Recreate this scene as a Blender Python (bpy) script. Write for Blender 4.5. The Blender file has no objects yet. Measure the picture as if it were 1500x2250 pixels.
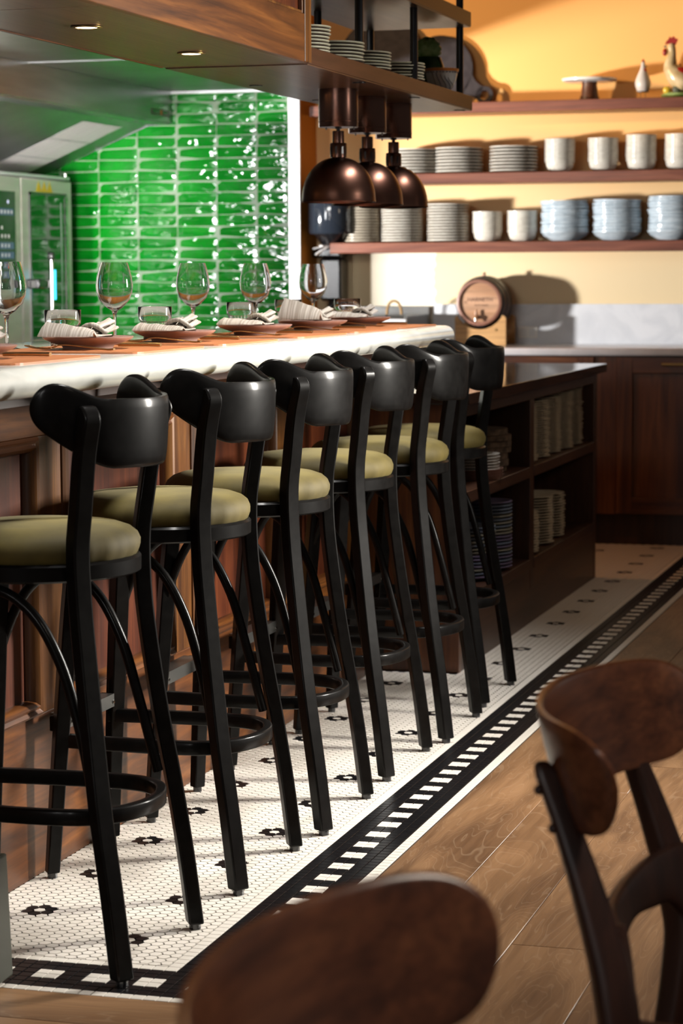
import bpy, math, random
from math import sin, cos, pi, radians, sqrt, atan2
from mathutils import Vector, Matrix
random.seed(7)
SC = bpy.context.scene
COL = SC.collection

# ------------------------------------------------------------------ camera
cam_d = bpy.data.cameras.new('camera')
cam = bpy.data.objects.new('camera', cam_d)
COL.objects.link(cam)
SC.camera = cam
F_PX, PITCH, ROLL, YAW = 5158.2, .101658, -.0050174, .2855264
fwd = Vector((-sin(YAW)*cos(PITCH), cos(YAW)*cos(PITCH), -sin(PITCH)))
r0 = Vector((cos(YAW), sin(YAW), 0)); u0 = r0.cross(fwd)
rr = cos(ROLL)*r0 + sin(ROLL)*u0; uu = -sin(ROLL)*r0 + cos(ROLL)*u0
cam.matrix_world = Matrix(((rr.x, uu.x, -fwd.x, 1.5386), (rr.y, uu.y, -fwd.y, -3.8610),
                           (rr.z, uu.z, -fwd.z, 1.3050), (0, 0, 0, 1)))
cam_d.sensor_fit = 'VERTICAL'; cam_d.sensor_height = 36; cam_d.sensor_width = 24
cam_d.lens = F_PX/2250*36
cam_d.clip_start = .05; cam_d.clip_end = 60
cam_d.dof.use_dof = True; cam_d.dof.focus_distance = 5.3; cam_d.dof.aperture_fstop = 6.6

# ------------------------------------------------------------------ world, lights, exposure
SC.view_settings.view_transform = 'Standard'; SC.view_settings.look = 'None'
SC.view_settings.gamma = 1; SC.view_settings.use_curve_mapping = False
SC.view_settings.exposure = 0.0
SC.cycles.max_bounces = 10; SC.cycles.transmission_bounces = 8; SC.cycles.transparent_max_bounces = 12
SC.cycles.sample_clamp_indirect = 4; SC.cycles.caustics_reflective = False; SC.cycles.caustics_refractive = False
w = bpy.data.worlds.new('world'); SC.world = w; w.use_nodes = True
bg = w.node_tree.nodes['Background']; bg.inputs[0].default_value = (.80, .74, .68, 1); bg.inputs[1].default_value = .085

def area(name, loc, aim, sx, sy, power, colr, spread=180):
    l = bpy.data.lights.new(name, 'AREA'); l.shape = 'RECTANGLE'; l.size = sx; l.size_y = sy
    l.energy = power; l.color = colr; l.spread = radians(spread)
    o = bpy.data.objects.new(name, l); COL.objects.link(o); o.location = loc
    o.rotation_euler = (Vector(aim)-Vector(loc)).to_track_quat('-Z', 'Y').to_euler()
    return o
def spot(name, loc, aim, power, colr, size, blend=.5, rad=.1):
    l = bpy.data.lights.new(name, 'SPOT'); l.energy = power; l.color = colr
    l.spot_size = radians(size); l.spot_blend = blend; l.shadow_soft_size = rad
    o = bpy.data.objects.new(name, l); COL.objects.link(o); o.location = loc
    o.rotation_euler = (Vector(aim)-Vector(loc)).to_track_quat('-Z', 'Y').to_euler()
    return o
# daylight from a window on the dining-room side, right of the frame
area('window_daylight', (2.15, 2.45, 1.45), (-.5, 1.2, .55), .35, .8, 60, (1, .95, .87), 88)
area('island_fill_light', (2.3, 4.3, 2.0), (-.3, 5.2, .5), .4, .4, 2.0, (1, .80, .60), 70)  # added unseen fill for the plates in the island bays
# daylight reaching the back wall from the kitchen side
spot('kitchen_window_daylight', (-5.5, 3.85, 1.15), (-.85, 7.85, 1.80), 2600, (1, .97, .94), 23, .4, .17)
spot('warm_wall_wash', (-4.6, 4.1, 2.75), (-.4, 7.85, 2.40), 800, (1, .66, .33), 34, .8, .12)
spot('warm_kitchen_lamp', (-1.75, 6.2, 2.17), (.1, 6.75, 0), 34, (1, .36, .10), 62, .4, .04)
# unseen lights put in for the green tiles: glints, side daylight and fill
area('tile_glint_light', (-3.05, 3.2, 1.60), (-2.85, 7.5, 1.65), .30, 1.0, 7, (1, 1, 1), 27)  # added source for the highlights on the rippled tiles
spot('kitchen_side_daylight', (-5.6, 3.9, 1.10), (-2.9, 7.5, 1.65), 1250, (1, .99, .96), 34, .6, .2)
area('kitchen_fill_light', (-1.72, 3.2, 2.19), (-2.8, 7.5, 1.3), 1.2, .3, 10, (1, .98, .92), 120)  # added fill for the dim kitchen, oven and tiles
for p_ in ((-5.2, -.6, 2.2), (-4.5, -1.2, 2.45), (-6.0, -.2, 2.3), (-3.6, -1.6, 2.0)):
    l_ = bpy.data.lights.new('pendant_bulb', 'POINT'); l_.energy = 7; l_.color = (1, .58, .22); l_.shadow_soft_size = .05
    o_ = bpy.data.objects.new('pendant_bulb', l_); COL.objects.link(o_); o_.location = p_
area('hood_fill_light', (-1.85, 2.7, 1.22), (-3.15, 7.0, 1.80), .5, .35, 9, (1, .96, .92), 30)  # added unseen fill that brightens the hood papers and oven
# soft daylight from behind the camera, and from above the bar edge
area('room_daylight', (-1.6, -5.5, 2.6), (-.4, 2.5, .6), 2.6, 1.6, 7, (1, .95, .9))
area('glint_strip_light', (-1.3, -6.4, 1.9), (-.6, 2.5, 1.1), .28, 1.5, 7, (1, .98, .96), 90)  # added bright strips behind the camera for glints in the glassware
area('glint_strip_light', (.1, -6.6, 1.9), (-.6, 2.5, 1.1), .28, 1.5, 7, (1, .98, .96), 90)
area('chair_fill_light', (2.0, -1.6, 2.2), (1.0, -1.6, .6), .35, .35, 5.5, (1, .86, .72), 100)  # added warm fill over the foreground chairs
area('counter_skylight', (.45, 1.9, 3.0), (-.25, 1.9, 1.1), 3.8, .30, 24, (1, .97, .93), 44)

# ------------------------------------------------------------------ materials
def nt(name):
    m = bpy.data.materials.new(name); m.use_nodes = True
    t = m.node_tree; b = t.nodes['Principled BSDF']
    return m, t, b
def plain(name, c, rough=.5, metal=0, coat=0, spec=None, sheen=0, alpha=None):
    m, t, b = nt(name)
    b.inputs['Base Color'].default_value = (*c, 1); b.inputs['Roughness'].default_value = rough
    b.inputs['Metallic'].default_value = metal; b.inputs['Coat Weight'].default_value = coat
    b.inputs['Coat Roughness'].default_value = .08
    if sheen: b.inputs['Sheen Weight'].default_value = sheen
    if spec is not None: b.inputs['Specular IOR Level'].default_value = spec
    return m
def ramp(t, stops):
    r = t.nodes.new('ShaderNodeValToRGB'); e = r.color_ramp.elements
    e[0].position, e[0].color = stops[0][0], (*stops[0][1], 1)
    e[1].position, e[1].color = stops[-1][0], (*stops[-1][1], 1)
    for p, c in stops[1:-1]:
        x = e.new(p); x.color = (*c, 1)
    return r
def coords(t, scale, rand=True, rot=(0, 0, 0)):
    tc = t.nodes.new('ShaderNodeTexCoord'); mp = t.nodes.new('ShaderNodeMapping')
    mp.inputs['Scale'].default_value = scale; mp.inputs['Rotation'].default_value = rot
    if rand:
        oi = t.nodes.new('ShaderNodeObjectInfo'); ad = t.nodes.new('ShaderNodeVectorMath'); ad.operation = 'MULTIPLY_ADD'
        cx = t.nodes.new('ShaderNodeCombineXYZ')
        for i in range(3): t.links.new(oi.outputs['Random'], cx.inputs[i])
        ad.inputs[1].default_value = (7.3, 9.1, 5.7)
        t.links.new(cx.outputs[0], ad.inputs[0]); t.links.new(tc.outputs['Object'], ad.inputs[2])
        t.links.new(ad.outputs[0], mp.inputs[0])
    else:
        t.links.new(tc.outputs['Object'], mp.inputs[0])
    return mp
def bump(t, b, src, strength, dist=.002):
    n = t.nodes.new('ShaderNodeBump'); n.inputs['Strength'].default_value = strength; n.inputs['Distance'].default_value = dist
    t.links.new(src, n.inputs['Height']); t.links.new(n.outputs[0], b.inputs['Normal'])
def wood(name, dark, mid, light, axis='y', rough=.4, coat=.15, fine=60, freq=1., bumps=.15, dist=.7):
    m, t, b = nt(name)
    s = {'x': (1.2, 14, 14), 'y': (14, 1.2, 14), 'z': (14, 14, 1.2)}[axis]
    mp = coords(t, tuple(v*freq for v in s))
    n = t.nodes.new('ShaderNodeTexNoise'); n.inputs['Scale'].default_value = 1.; n.inputs['Detail'].default_value = 6
    n.inputs['Roughness'].default_value = .62; n.inputs['Distortion'].default_value = dist
    t.links.new(mp.outputs[0], n.inputs['Vector'])
    r = ramp(t, [(.34, dark), (.5, mid), (.68, light)])
    t.links.new(n.outputs['Fac'], r.inputs[0])
    s2 = {'x': (3, fine*2, fine*2), 'y': (fine*2, 3, fine*2), 'z': (fine*2, fine*2, 3)}[axis]
    mp2 = coords(t, s2)
    n2 = t.nodes.new('ShaderNodeTexNoise'); n2.inputs['Scale'].default_value = 1.; n2.inputs['Detail'].default_value = 2
    t.links.new(mp2.outputs[0], n2.inputs['Vector'])
    r2 = ramp(t, [(.35, (.62, .62, .62)), (.6, (1, 1, 1))]); t.links.new(n2.outputs['Fac'], r2.inputs[0])
    mx = t.nodes.new('ShaderNodeMix'); mx.data_type = 'RGBA'; mx.blend_type = 'MULTIPLY'; mx.inputs['Factor'].default_value = .7
    t.links.new(r.outputs[0], mx.inputs['A']); t.links.new(r2.outputs[0], mx.inputs['B'])
    t.links.new(mx.outputs['Result'], b.inputs['Base Color'])
    b.inputs['Roughness'].default_value = rough; b.inputs['Coat Weight'].default_value = coat; b.inputs['Coat Roughness'].default_value = .2
    bump(t, b, n2.outputs['Fac'], bumps, .001)
    return m
def emis(name, c, s):
    m = bpy.data.materials.new(name); m.use_nodes = True; t = m.node_tree
    b = t.nodes['Principled BSDF']; b.inputs['Base Color'].default_value = (0, 0, 0, 1)
    b.inputs['Emission Color'].default_value = (*c, 1); b.inputs['Emission Strength'].default_value = s
    return m
def noisy(name, c1, c2, scale, rough=.6, metal=0, bs=.1, stretch=(1, 1, 1), coat=0, rand=True, dist=.002, lo=.35, hi=.65):
    m, t, b = nt(name); mp = coords(t, stretch, rand)
    n = t.nodes.new('ShaderNodeTexNoise'); n.inputs['Scale'].default_value = scale; n.inputs['Detail'].default_value = 5
    t.links.new(mp.outputs[0], n.inputs['Vector']); r = ramp(t, [(lo, c1), (hi, c2)])
    t.links.new(n.outputs['Fac'], r.inputs[0]); t.links.new(r.outputs[0], b.inputs['Base Color'])
    b.inputs['Roughness'].default_value = rough; b.inputs['Metallic'].default_value = metal; b.inputs['Coat Weight'].default_value = coat
    if bs: bump(t, b, n.outputs['Fac'], bs, dist)
    return m

M = {}
M['stool'] = noisy('black_lacquer', (.0040, .0036, .0034), (.0065, .0060, .0056), 40, rough=.42, bs=.04, coat=.22)
M['stool'].node_tree.nodes['Principled BSDF'].inputs['Coat Roughness'].default_value = .16
M['stool'].node_tree.nodes['Principled BSDF'].inputs['Specular IOR Level'].default_value = .05
M['velvet'] = noisy('olive_velvet', (.062, .046, .006), (.118, .088, .014), 9, rough=.75, bs=.2, stretch=(1, 1, 1))
M['velvet'].node_tree.nodes['Principled BSDF'].inputs['Sheen Weight'].default_value = .12
M['velvet'].node_tree.nodes['Principled BSDF'].inputs['Sheen Roughness'].default_value = .35
M['velvet'].node_tree.nodes['Principled BSDF'].inputs['Sheen Tint'].default_value = (.95, .85, .5, 1)
M['steel_dark'] = plain('dull_steel', (.22, .22, .21), .38, 1)
M['hex_white'] = plain('white_unglazed_tile', (.72, .675, .605), .4, spec=.3)
M['tile_black'] = plain('black_tile', (.006, .006, .007), .30, spec=.3)
M['grout'] = noisy('dark_grout', (.028, .020, .016), (.05, .037, .03), 60, rough=.9, bs=.0)
M['wood_stile'] = wood('golden_mahogany_upright', (.045, .014, .003), (.115, .040, .007), (.23, .092, .018), 'z')
M['wood_panel'] = wood('red_mahogany_panel', (.045, .009, .003), (.085, .018, .005), (.15, .036, .010), 'z', fine=80)
M['wood_rail'] = wood('golden_mahogany_rail', (.036, .010, .0025), (.11, .034, .0065), (.235, .082, .016), 'y', freq=1.1)
M['wood_dark'] = wood('dark_mahogany', (.024, .008, .004), (.042, .014, .006), (.065, .024, .010), 'y', rough=.45)
M['wood_darkx'] = wood('dark_mahogany_upright', (.024, .008, .004), (.042, .014, .006), (.065, .024, .010), 'z', rough=.45)
M['wood_under'] = wood('brown_veneer_underside', (.070, .034, .017), (.115, .060, .033), (.155, .088, .052), 'y', rough=.34, coat=.15, fine=50)
M['wood_shelf'] = wood('rosy_mahogany_shelf', (.12, .030, .014), (.20, .056, .028), (.29, .10, .052), 'x', rough=.4, coat=.1)
M['wood_cab'] = wood('cabinet_mahogany', (.055, .014, .004), (.11, .032, .008), (.19, .064, .018), 'z')
M['wood_cabx'] = wood('cabinet_mahogany_rail', (.055, .014, .004), (.11, .032, .008), (.19, .064, .018), 'x')
M['walnut'] = wood('walnut_veneer', (.060, .017, .007), (.115, .036, .015), (.175, .060, .024), 'y', rough=.32, coat=.25, fine=70, freq=2.0, dist=.15)
M['walnut_leg'] = wood('dark_walnut', (.016, .005, .003), (.030, .009, .005), (.045, .015, .008), 'z', rough=.42, coat=.1)
M['marble'] = None
def marble(name, base, vein, scale, rough, coat):
    m, t, b = nt(name); mp = coords(t, (1, .28, 1.0), False, (0, 0, .35))
    n = t.nodes.new('ShaderNodeTexNoise'); n.inputs['Scale'].default_value = scale; n.inputs['Detail'].default_value = 8
    n.inputs['Distortion'].default_value = 1.6; t.links.new(mp.outputs[0], n.inputs['Vector'])
    r = ramp(t, [(.30, vein), (.47, tuple(.5*(a+c) for a, c in zip(base, vein))), (.58, base)])
    t.links.new(n.outputs['Fac'], r.inputs[0]); t.links.new(r.outputs[0], b.inputs['Base Color'])
    b.inputs['Roughness'].default_value = rough; b.inputs['Coat Weight'].default_value = coat; b.inputs['Coat Roughness'].default_value = .04
    return m
M['marble'] = marble('white_marble', (.74, .74, .69), (.56, .57, .53), 7, .25, .6)
M['marble_back'] = marble('grey_white_marble', (.66, .67, .70), (.56, .575, .61), 5, .3, .3)
M['stone_dark'] = plain('dark_polished_stone', (.018, .011, .008), .07, coat=.3)
M['bronze'] = plain('dark_bronze', (.20, .105, .080), .27, 1)
M['bronze2'] = noisy('aged_bronze', (.10, .045, .032), (.17, .085, .062), 6, rough=.30, metal=1, bs=0)
M['chrome'] = plain('chrome', (.7, .68, .66), .1, 1)
M['stainless'] = noisy('brushed_stainless', (.36, .37, .37), (.44, .45, .45), 3, rough=.26, metal=1, bs=0, stretch=(1, 1, 12))
M['stainless_bright'] = plain('bright_stainless_trim', (.85, .86, .88), .35, .6)
M['stainless_soft'] = noisy('satin_stainless', (.30, .31, .31), (.42, .43, .43), 3, rough=.35, metal=1, bs=0)
M['oven_steel'] = noisy('oven_stainless', (.50, .50, .44), (.60, .60, .53), 2, rough=.30, metal=.4, bs=0, stretch=(1, 1, 8))
M['black_pipe'] = plain('black_metal_pipe', (.012, .012, .014), .3, .3)
M['wall'] = noisy('ochre_plaster', (.74, .42, .13), (.80, .47, .165), 3.5, rough=.75, bs=.05, rand=False)
def wallmat():
    # ochre plaster, paler and creamier towards the counter
    m, t, b = nt('ochre_plaster_graded'); tc = t.nodes.new('ShaderNodeTexCoord'); sp = t.nodes.new('ShaderNodeSeparateXYZ')
    t.links.new(tc.outputs['Object'], sp.inputs[0])
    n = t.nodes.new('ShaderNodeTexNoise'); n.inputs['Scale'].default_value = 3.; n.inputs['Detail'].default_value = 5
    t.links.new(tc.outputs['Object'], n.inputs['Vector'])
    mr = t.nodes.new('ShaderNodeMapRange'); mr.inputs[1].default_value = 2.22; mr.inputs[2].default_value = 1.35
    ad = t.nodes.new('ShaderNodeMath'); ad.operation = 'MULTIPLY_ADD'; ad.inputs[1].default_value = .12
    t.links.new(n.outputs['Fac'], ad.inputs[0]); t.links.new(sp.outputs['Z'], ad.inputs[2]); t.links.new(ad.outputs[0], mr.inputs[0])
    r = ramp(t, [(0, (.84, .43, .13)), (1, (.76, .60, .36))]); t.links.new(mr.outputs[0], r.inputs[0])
    # bare skim-coat patch by the sink, its left edge painted along the cast shadow
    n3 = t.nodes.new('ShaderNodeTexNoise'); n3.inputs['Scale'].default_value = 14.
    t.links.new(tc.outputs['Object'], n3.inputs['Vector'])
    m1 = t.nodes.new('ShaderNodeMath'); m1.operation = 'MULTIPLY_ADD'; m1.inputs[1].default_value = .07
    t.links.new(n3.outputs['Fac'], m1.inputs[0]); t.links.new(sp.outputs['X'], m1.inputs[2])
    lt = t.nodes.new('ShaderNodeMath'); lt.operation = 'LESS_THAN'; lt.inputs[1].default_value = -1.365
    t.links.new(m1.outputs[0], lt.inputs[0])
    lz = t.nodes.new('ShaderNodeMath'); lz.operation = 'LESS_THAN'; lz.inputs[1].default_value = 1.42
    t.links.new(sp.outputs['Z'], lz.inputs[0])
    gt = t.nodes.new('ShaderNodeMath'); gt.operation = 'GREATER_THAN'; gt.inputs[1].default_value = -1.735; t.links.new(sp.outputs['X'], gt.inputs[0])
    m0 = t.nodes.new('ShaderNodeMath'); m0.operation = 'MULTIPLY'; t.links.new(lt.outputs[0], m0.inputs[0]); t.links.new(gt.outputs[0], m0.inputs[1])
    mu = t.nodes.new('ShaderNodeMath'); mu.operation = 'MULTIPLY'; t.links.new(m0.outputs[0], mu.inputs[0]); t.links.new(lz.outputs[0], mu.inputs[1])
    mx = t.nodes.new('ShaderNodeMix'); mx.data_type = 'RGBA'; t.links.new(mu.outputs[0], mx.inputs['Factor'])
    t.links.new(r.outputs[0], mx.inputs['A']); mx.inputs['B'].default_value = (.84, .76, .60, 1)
    t.links.new(mx.outputs['Result'], b.inputs['Base Color']); b.inputs['Roughness'].default_value = .7
    bump(t, b, n.outputs['Fac'], .05)
    return m
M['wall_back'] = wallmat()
M['wall_ochre_shaded'] = noisy('shaded_ochre_plaster', (.74, .26, .02), (.80, .30, .03), 3.5, rough=.75, bs=.05, rand=False)  # ochre paint with the side face's shade put into the colour
M['ceiling'] = plain('ceiling_paint', (.55, .5, .42), .8)
def greentile():
    m, t, b = nt('green_glazed_tile'); mp = coords(t, (1, 1, 1))
    n = t.nodes.new('ShaderNodeTexNoise'); n.inputs['Scale'].default_value = 5; t.links.new(mp.outputs[0], n.inputs['Vector'])
    r = ramp(t, [(.3, (.0, .125, .006)), (.7, (.006, .21, .014))]); t.links.new(n.outputs['Fac'], r.inputs[0])
    t.links.new(r.outputs[0], b.inputs['Base Color'])
    mp2 = coords(t, (9, 9, 30)); n2 = t.nodes.new('ShaderNodeTexNoise'); n2.inputs['Scale'].default_value = 1.0; n2.inputs['Detail'].default_value = 2.5
    n2.inputs['Distortion'].default_value = .5
    t.links.new(mp2.outputs[0], n2.inputs['Vector']); b.inputs['Roughness'].default_value = .06
    b.inputs['Coat Weight'].default_value = .5; b.inputs['Coat Roughness'].default_value = .03
    bm = t.nodes.new('ShaderNodeBump'); bm.inputs['Strength'].default_value = .9; bm.inputs['Distance'].default_value = .012
    t.links.new(n2.outputs['Fac'], bm.inputs['Height']); t.links.new(bm.outputs[0], b.inputs['Normal']); t.links.new(bm.outputs[0], b.inputs['Coat Normal'])
    return m
M['green'] = greentile()
M['green_grout'] = plain('pale_green_grout', (.17, .25, .15), .45)
def oak():
    m, t, b = nt('oak_floorboard')
    mp = coords(t, (5.5, .9, 5)); n = t.nodes.new('ShaderNodeTexNoise'); n.inputs['Scale'].default_value = 1; n.inputs['Detail'].default_value = 3
    n.inputs['Distortion'].default_value = 1.2; t.links.new(mp.outputs[0], n.inputs['Vector'])
    mp2 = coords(t, (70, 4, 70)); n2 = t.nodes.new('ShaderNodeTexNoise'); n2.inputs['Scale'].default_value = 1; n2.inputs['Detail'].default_value = 3
    t.links.new(mp2.outputs[0], n2.inputs['Vector'])
    # cathedral rings from the broad noise
    ml = t.nodes.new('ShaderNodeMath'); ml.operation = 'MULTIPLY'; ml.inputs[1].default_value = 26; t.links.new(n.outputs['Fac'], ml.inputs[0])
    fr = t.nodes.new('ShaderNodeMath'); fr.operation = 'SINE'; m6 = t.nodes.new('ShaderNodeMath'); m6.operation = 'MULTIPLY'; m6.inputs[1].default_value = 6.28
    t.links.new(ml.outputs[0], m6.inputs[0]); t.links.new(m6.outputs[0], fr.inputs[0])
    rr_ = ramp(t, [(.55, (1, 1, 1)), (.98, (1.0, 1.0, 1.0))])
    r = ramp(t, [(.32, (.14, .072, .034)), (.5, (.25, .135, .064)), (.68, (.32, .180, .090))]); t.links.new(n.outputs['Fac'], r.inputs[0])
    r2 = ramp(t, [(.38, (.66, .62, .58)), (.55, (1, 1, 1))]); t.links.new(n2.outputs['Fac'], r2.inputs[0])
    mx = t.nodes.new('ShaderNodeMix'); mx.data_type = 'RGBA'; mx.blend_type = 'MULTIPLY'; mx.inputs['Factor'].default_value = .6
    t.links.new(r.outputs[0], mx.inputs['A']); t.links.new(r2.outputs[0], mx.inputs['B'])
    g = t.nodes.new('ShaderNodeMapRange'); g.inputs[1].default_value = .82; g.inputs[2].default_value = 1.; g.inputs[3].default_value = 0; g.inputs[4].default_value = .16
    t.links.new(fr.outputs[0], g.inputs[0])
    m3 = t.nodes.new('ShaderNodeMix'); m3.data_type = 'RGBA'; t.links.new(g.outputs[0], m3.inputs['Factor'])
    t.links.new(mx.outputs['Result'], m3.inputs['A']); m3.inputs['B'].default_value = (.55, .40, .26, 1)
    # knots
    mp3 = coords(t, (3.2, 1.6, 1)); v = t.nodes.new('ShaderNodeTexVoronoi'); v.inputs['Scale'].default_value = 1; t.links.new(mp3.outputs[0], v.inputs['Vector'])
    kr = ramp(t, [(.015, (.10, .08, .07)), (.10, (1, 1, 1))]); t.links.new(v.outputs['Distance'], kr.inputs[0])
    m4 = t.nodes.new('ShaderNodeMix'); m4.data_type = 'RGBA'; m4.blend_type = 'MULTIPLY'; m4.inputs['Factor'].default_value = .7
    t.links.new(m3.outputs['Result'], m4.inputs['A']); t.links.new(kr.outputs[0], m4.inputs['B'])
    t.links.new(m4.outputs['Result'], b.inputs['Base Color']); b.inputs['Roughness'].default_value = .42
    bump(t, b, n2.outputs['Fac'], .15, .001)
    return m
M['oak'] = oak()
M['seam'] = plain('pale_floor_seam', (.10, .06, .035), .6)
M['plate_clay'] = noisy('mauve_stoneware', (.24, .145, .12), (.29, .18, .15), 20, rough=.3, bs=.02)
M['linen'] = noisy('striped_linen', (.25, .22, .185), (.40, .36, .32), 3, rough=.85, bs=.1, stretch=(90, 2, 2), lo=.42, hi=.58)
M['leather'] = plain('tan_leather', (.42, .15, .055), .42)
M['brass_cut'] = plain('champagne_cutlery', (.42, .27, .13), .3, 1)
def glassmat():
    m, t, b = nt('clear_glass'); b.inputs['Base Color'].default_value = (1, 1, 1, 1); b.inputs['Roughness'].default_value = 0
    b.inputs['Transmission Weight'].default_value = 1; b.inputs['IOR'].default_value = 1.45
    return m
M['glass'] = glassmat()
M['cream'] = noisy('speckled_cream_glaze', (.62, .57, .49), (.74, .70, .61), 30, rough=.22, bs=.02, coat=.3)
M['rimdark'] = plain('dark_unglazed_rim', (.10, .075, .05), .6)
M['blue'] = noisy('pale_blue_glaze', (.44, .52, .58), (.62, .70, .75), 18, rough=.18, bs=.05, coat=.4, stretch=(1, 1, 3))
M['beige'] = noisy('beige_glaze', (.50, .43, .33), (.58, .51, .40), 30, rough=.3, bs=0)
M['brownback'] = plain('brown_stoneware', (.05, .025, .018), .5)
M['greenrim'] = plain('pale_cream_edge', (.50, .48, .36), .35)
M['lilac'] = plain('lilac_stoneware', (.16, .13, .21), .4)
M['slateblue'] = plain('slate_blue_stoneware', (.15, .18, .24), .4)
M['oatmeal'] = plain('oatmeal_stoneware', (.26, .24, .19), .4)
M['bark'] = noisy('rough_bark_slab', (.035, .022, .014), (.13, .085, .055), 35, rough=.9, bs=.6, dist=.004)
M['offwhite'] = plain('white_glaze', (.82, .80, .76), .2, coat=.3)
M['slate_board'] = noisy('dark_grey_board', (.028, .023, .025), (.040, .034, .036), 30, rough=.55, bs=.05)
M['slate_board'].node_tree.nodes['Principled BSDF'].inputs['Specular IOR Level'].default_value = .08
M['cab_green'] = noisy('cabbage_green_glaze', (.16, .32, .08), (.46, .64, .26), 28, rough=.3, bs=.8, dist=.006)
M['leaf_dark'] = noisy('dark_green_glaze', (.006, .03, .006), (.015, .06, .012), 12, rough=.25, bs=.3)
M['red'] = plain('red_glaze', (.26, .010, .006), .35)
M['hen'] = noisy('white_hen_glaze', (.55, .50, .46), (.62, .57, .52), 12, rough=.25, bs=0)
M['rooster'] = noisy('yellow_white_feather_glaze', (.42, .30, .14), (.58, .46, .27), 22, rough=.25, bs=.4, dist=.003)
M['yellow'] = plain('yellow_glaze', (.55, .38, .03), .3)
M['black'] = plain('black_plastic', (.010, .010, .012), .22, coat=.5)
M['bluegrey'] = plain('glossy_smoke_plastic', (.02, .025, .035), .06, coat=1)
M['barrel'] = wood('dark_barrel_staves', (.05, .024, .014), (.085, .042, .026), (.12, .062, .04), 'y', rough=.5)
M['barrelhead'] = wood('pale_barrel_head', (.36, .17, .085), (.46, .24, .125), (.56, .32, .19), 'x', rough=.4, fine=25)
M['barrelrim'] = plain('rosewood_rim', (.26, .115, .075), .4)
M['birch'] = wood('birch_ply', (.52, .27, .09), (.60, .33, .12), (.66, .38, .15), 'x', rough=.5)
M['ink'] = plain('burnt_mark', (.12, .05, .03), .7)
M['hoop'] = plain('dark_iron_hoop', (.03, .03, .035), .4, .8)
M['paper'] = plain('white_paper', (.80, .76, .74), .8)
M['papergrey'] = plain('grey_print', (.55, .51, .50), .8)
M['yellow_label'] = plain('yellow_label', (.55, .42, .02), .5)
M['white_print'] = plain('white_print', (.7, .7, .7), .5)
M['screen'] = emis('blue_screen', (.10, .20, .30), .45)
M['screen_red'] = emis('red_indicator', (1, .12, .04), .9)
M['screen_white'] = emis('white_indicator', (.75, .75, 1), 1.2)
M['cyan'] = emis('cyan_emission', (.05, .55, .85), 3.2)
M['downlight'] = emis('downlight_lens', (1, .78, .45), 14)
M['oven_glass'] = plain('dark_green_oven_glass', (.004, .010, .006), .05, coat=1)
M['sage'] = noisy('sage_grey_metal', (.026, .028, .018), (.036, .038, .025), 6, rough=.42, bs=0)
M['lime'] = plain('lime_green', (.16, .42, .04), .7)
M['rope'] = plain('tan_rope', (.30, .18, .07), .8)
M['brass'] = plain('aged_brass', (.30, .19, .07), .35, 1)
M['cushion'] = plain('pale_grey_upholstery', (.46, .42, .40), .8)
M['label_olive'] = plain('olive_sticker', (.06, .065, .035), .6)
M['label_orange'] = plain('orange_print', (.35, .09, .01), .6)
M['tilepink'] = plain('rosewood_tray', (.20, .10, .075), .5)
M['teal_line'] = plain('teal_glaze_line', (.10, .25, .20), .3)
M['orange_glaze'] = plain('orange_glaze', (.62, .20, .03), .3)
M['navy_glaze'] = plain('navy_glaze', (.03, .04, .10), .3)

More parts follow.
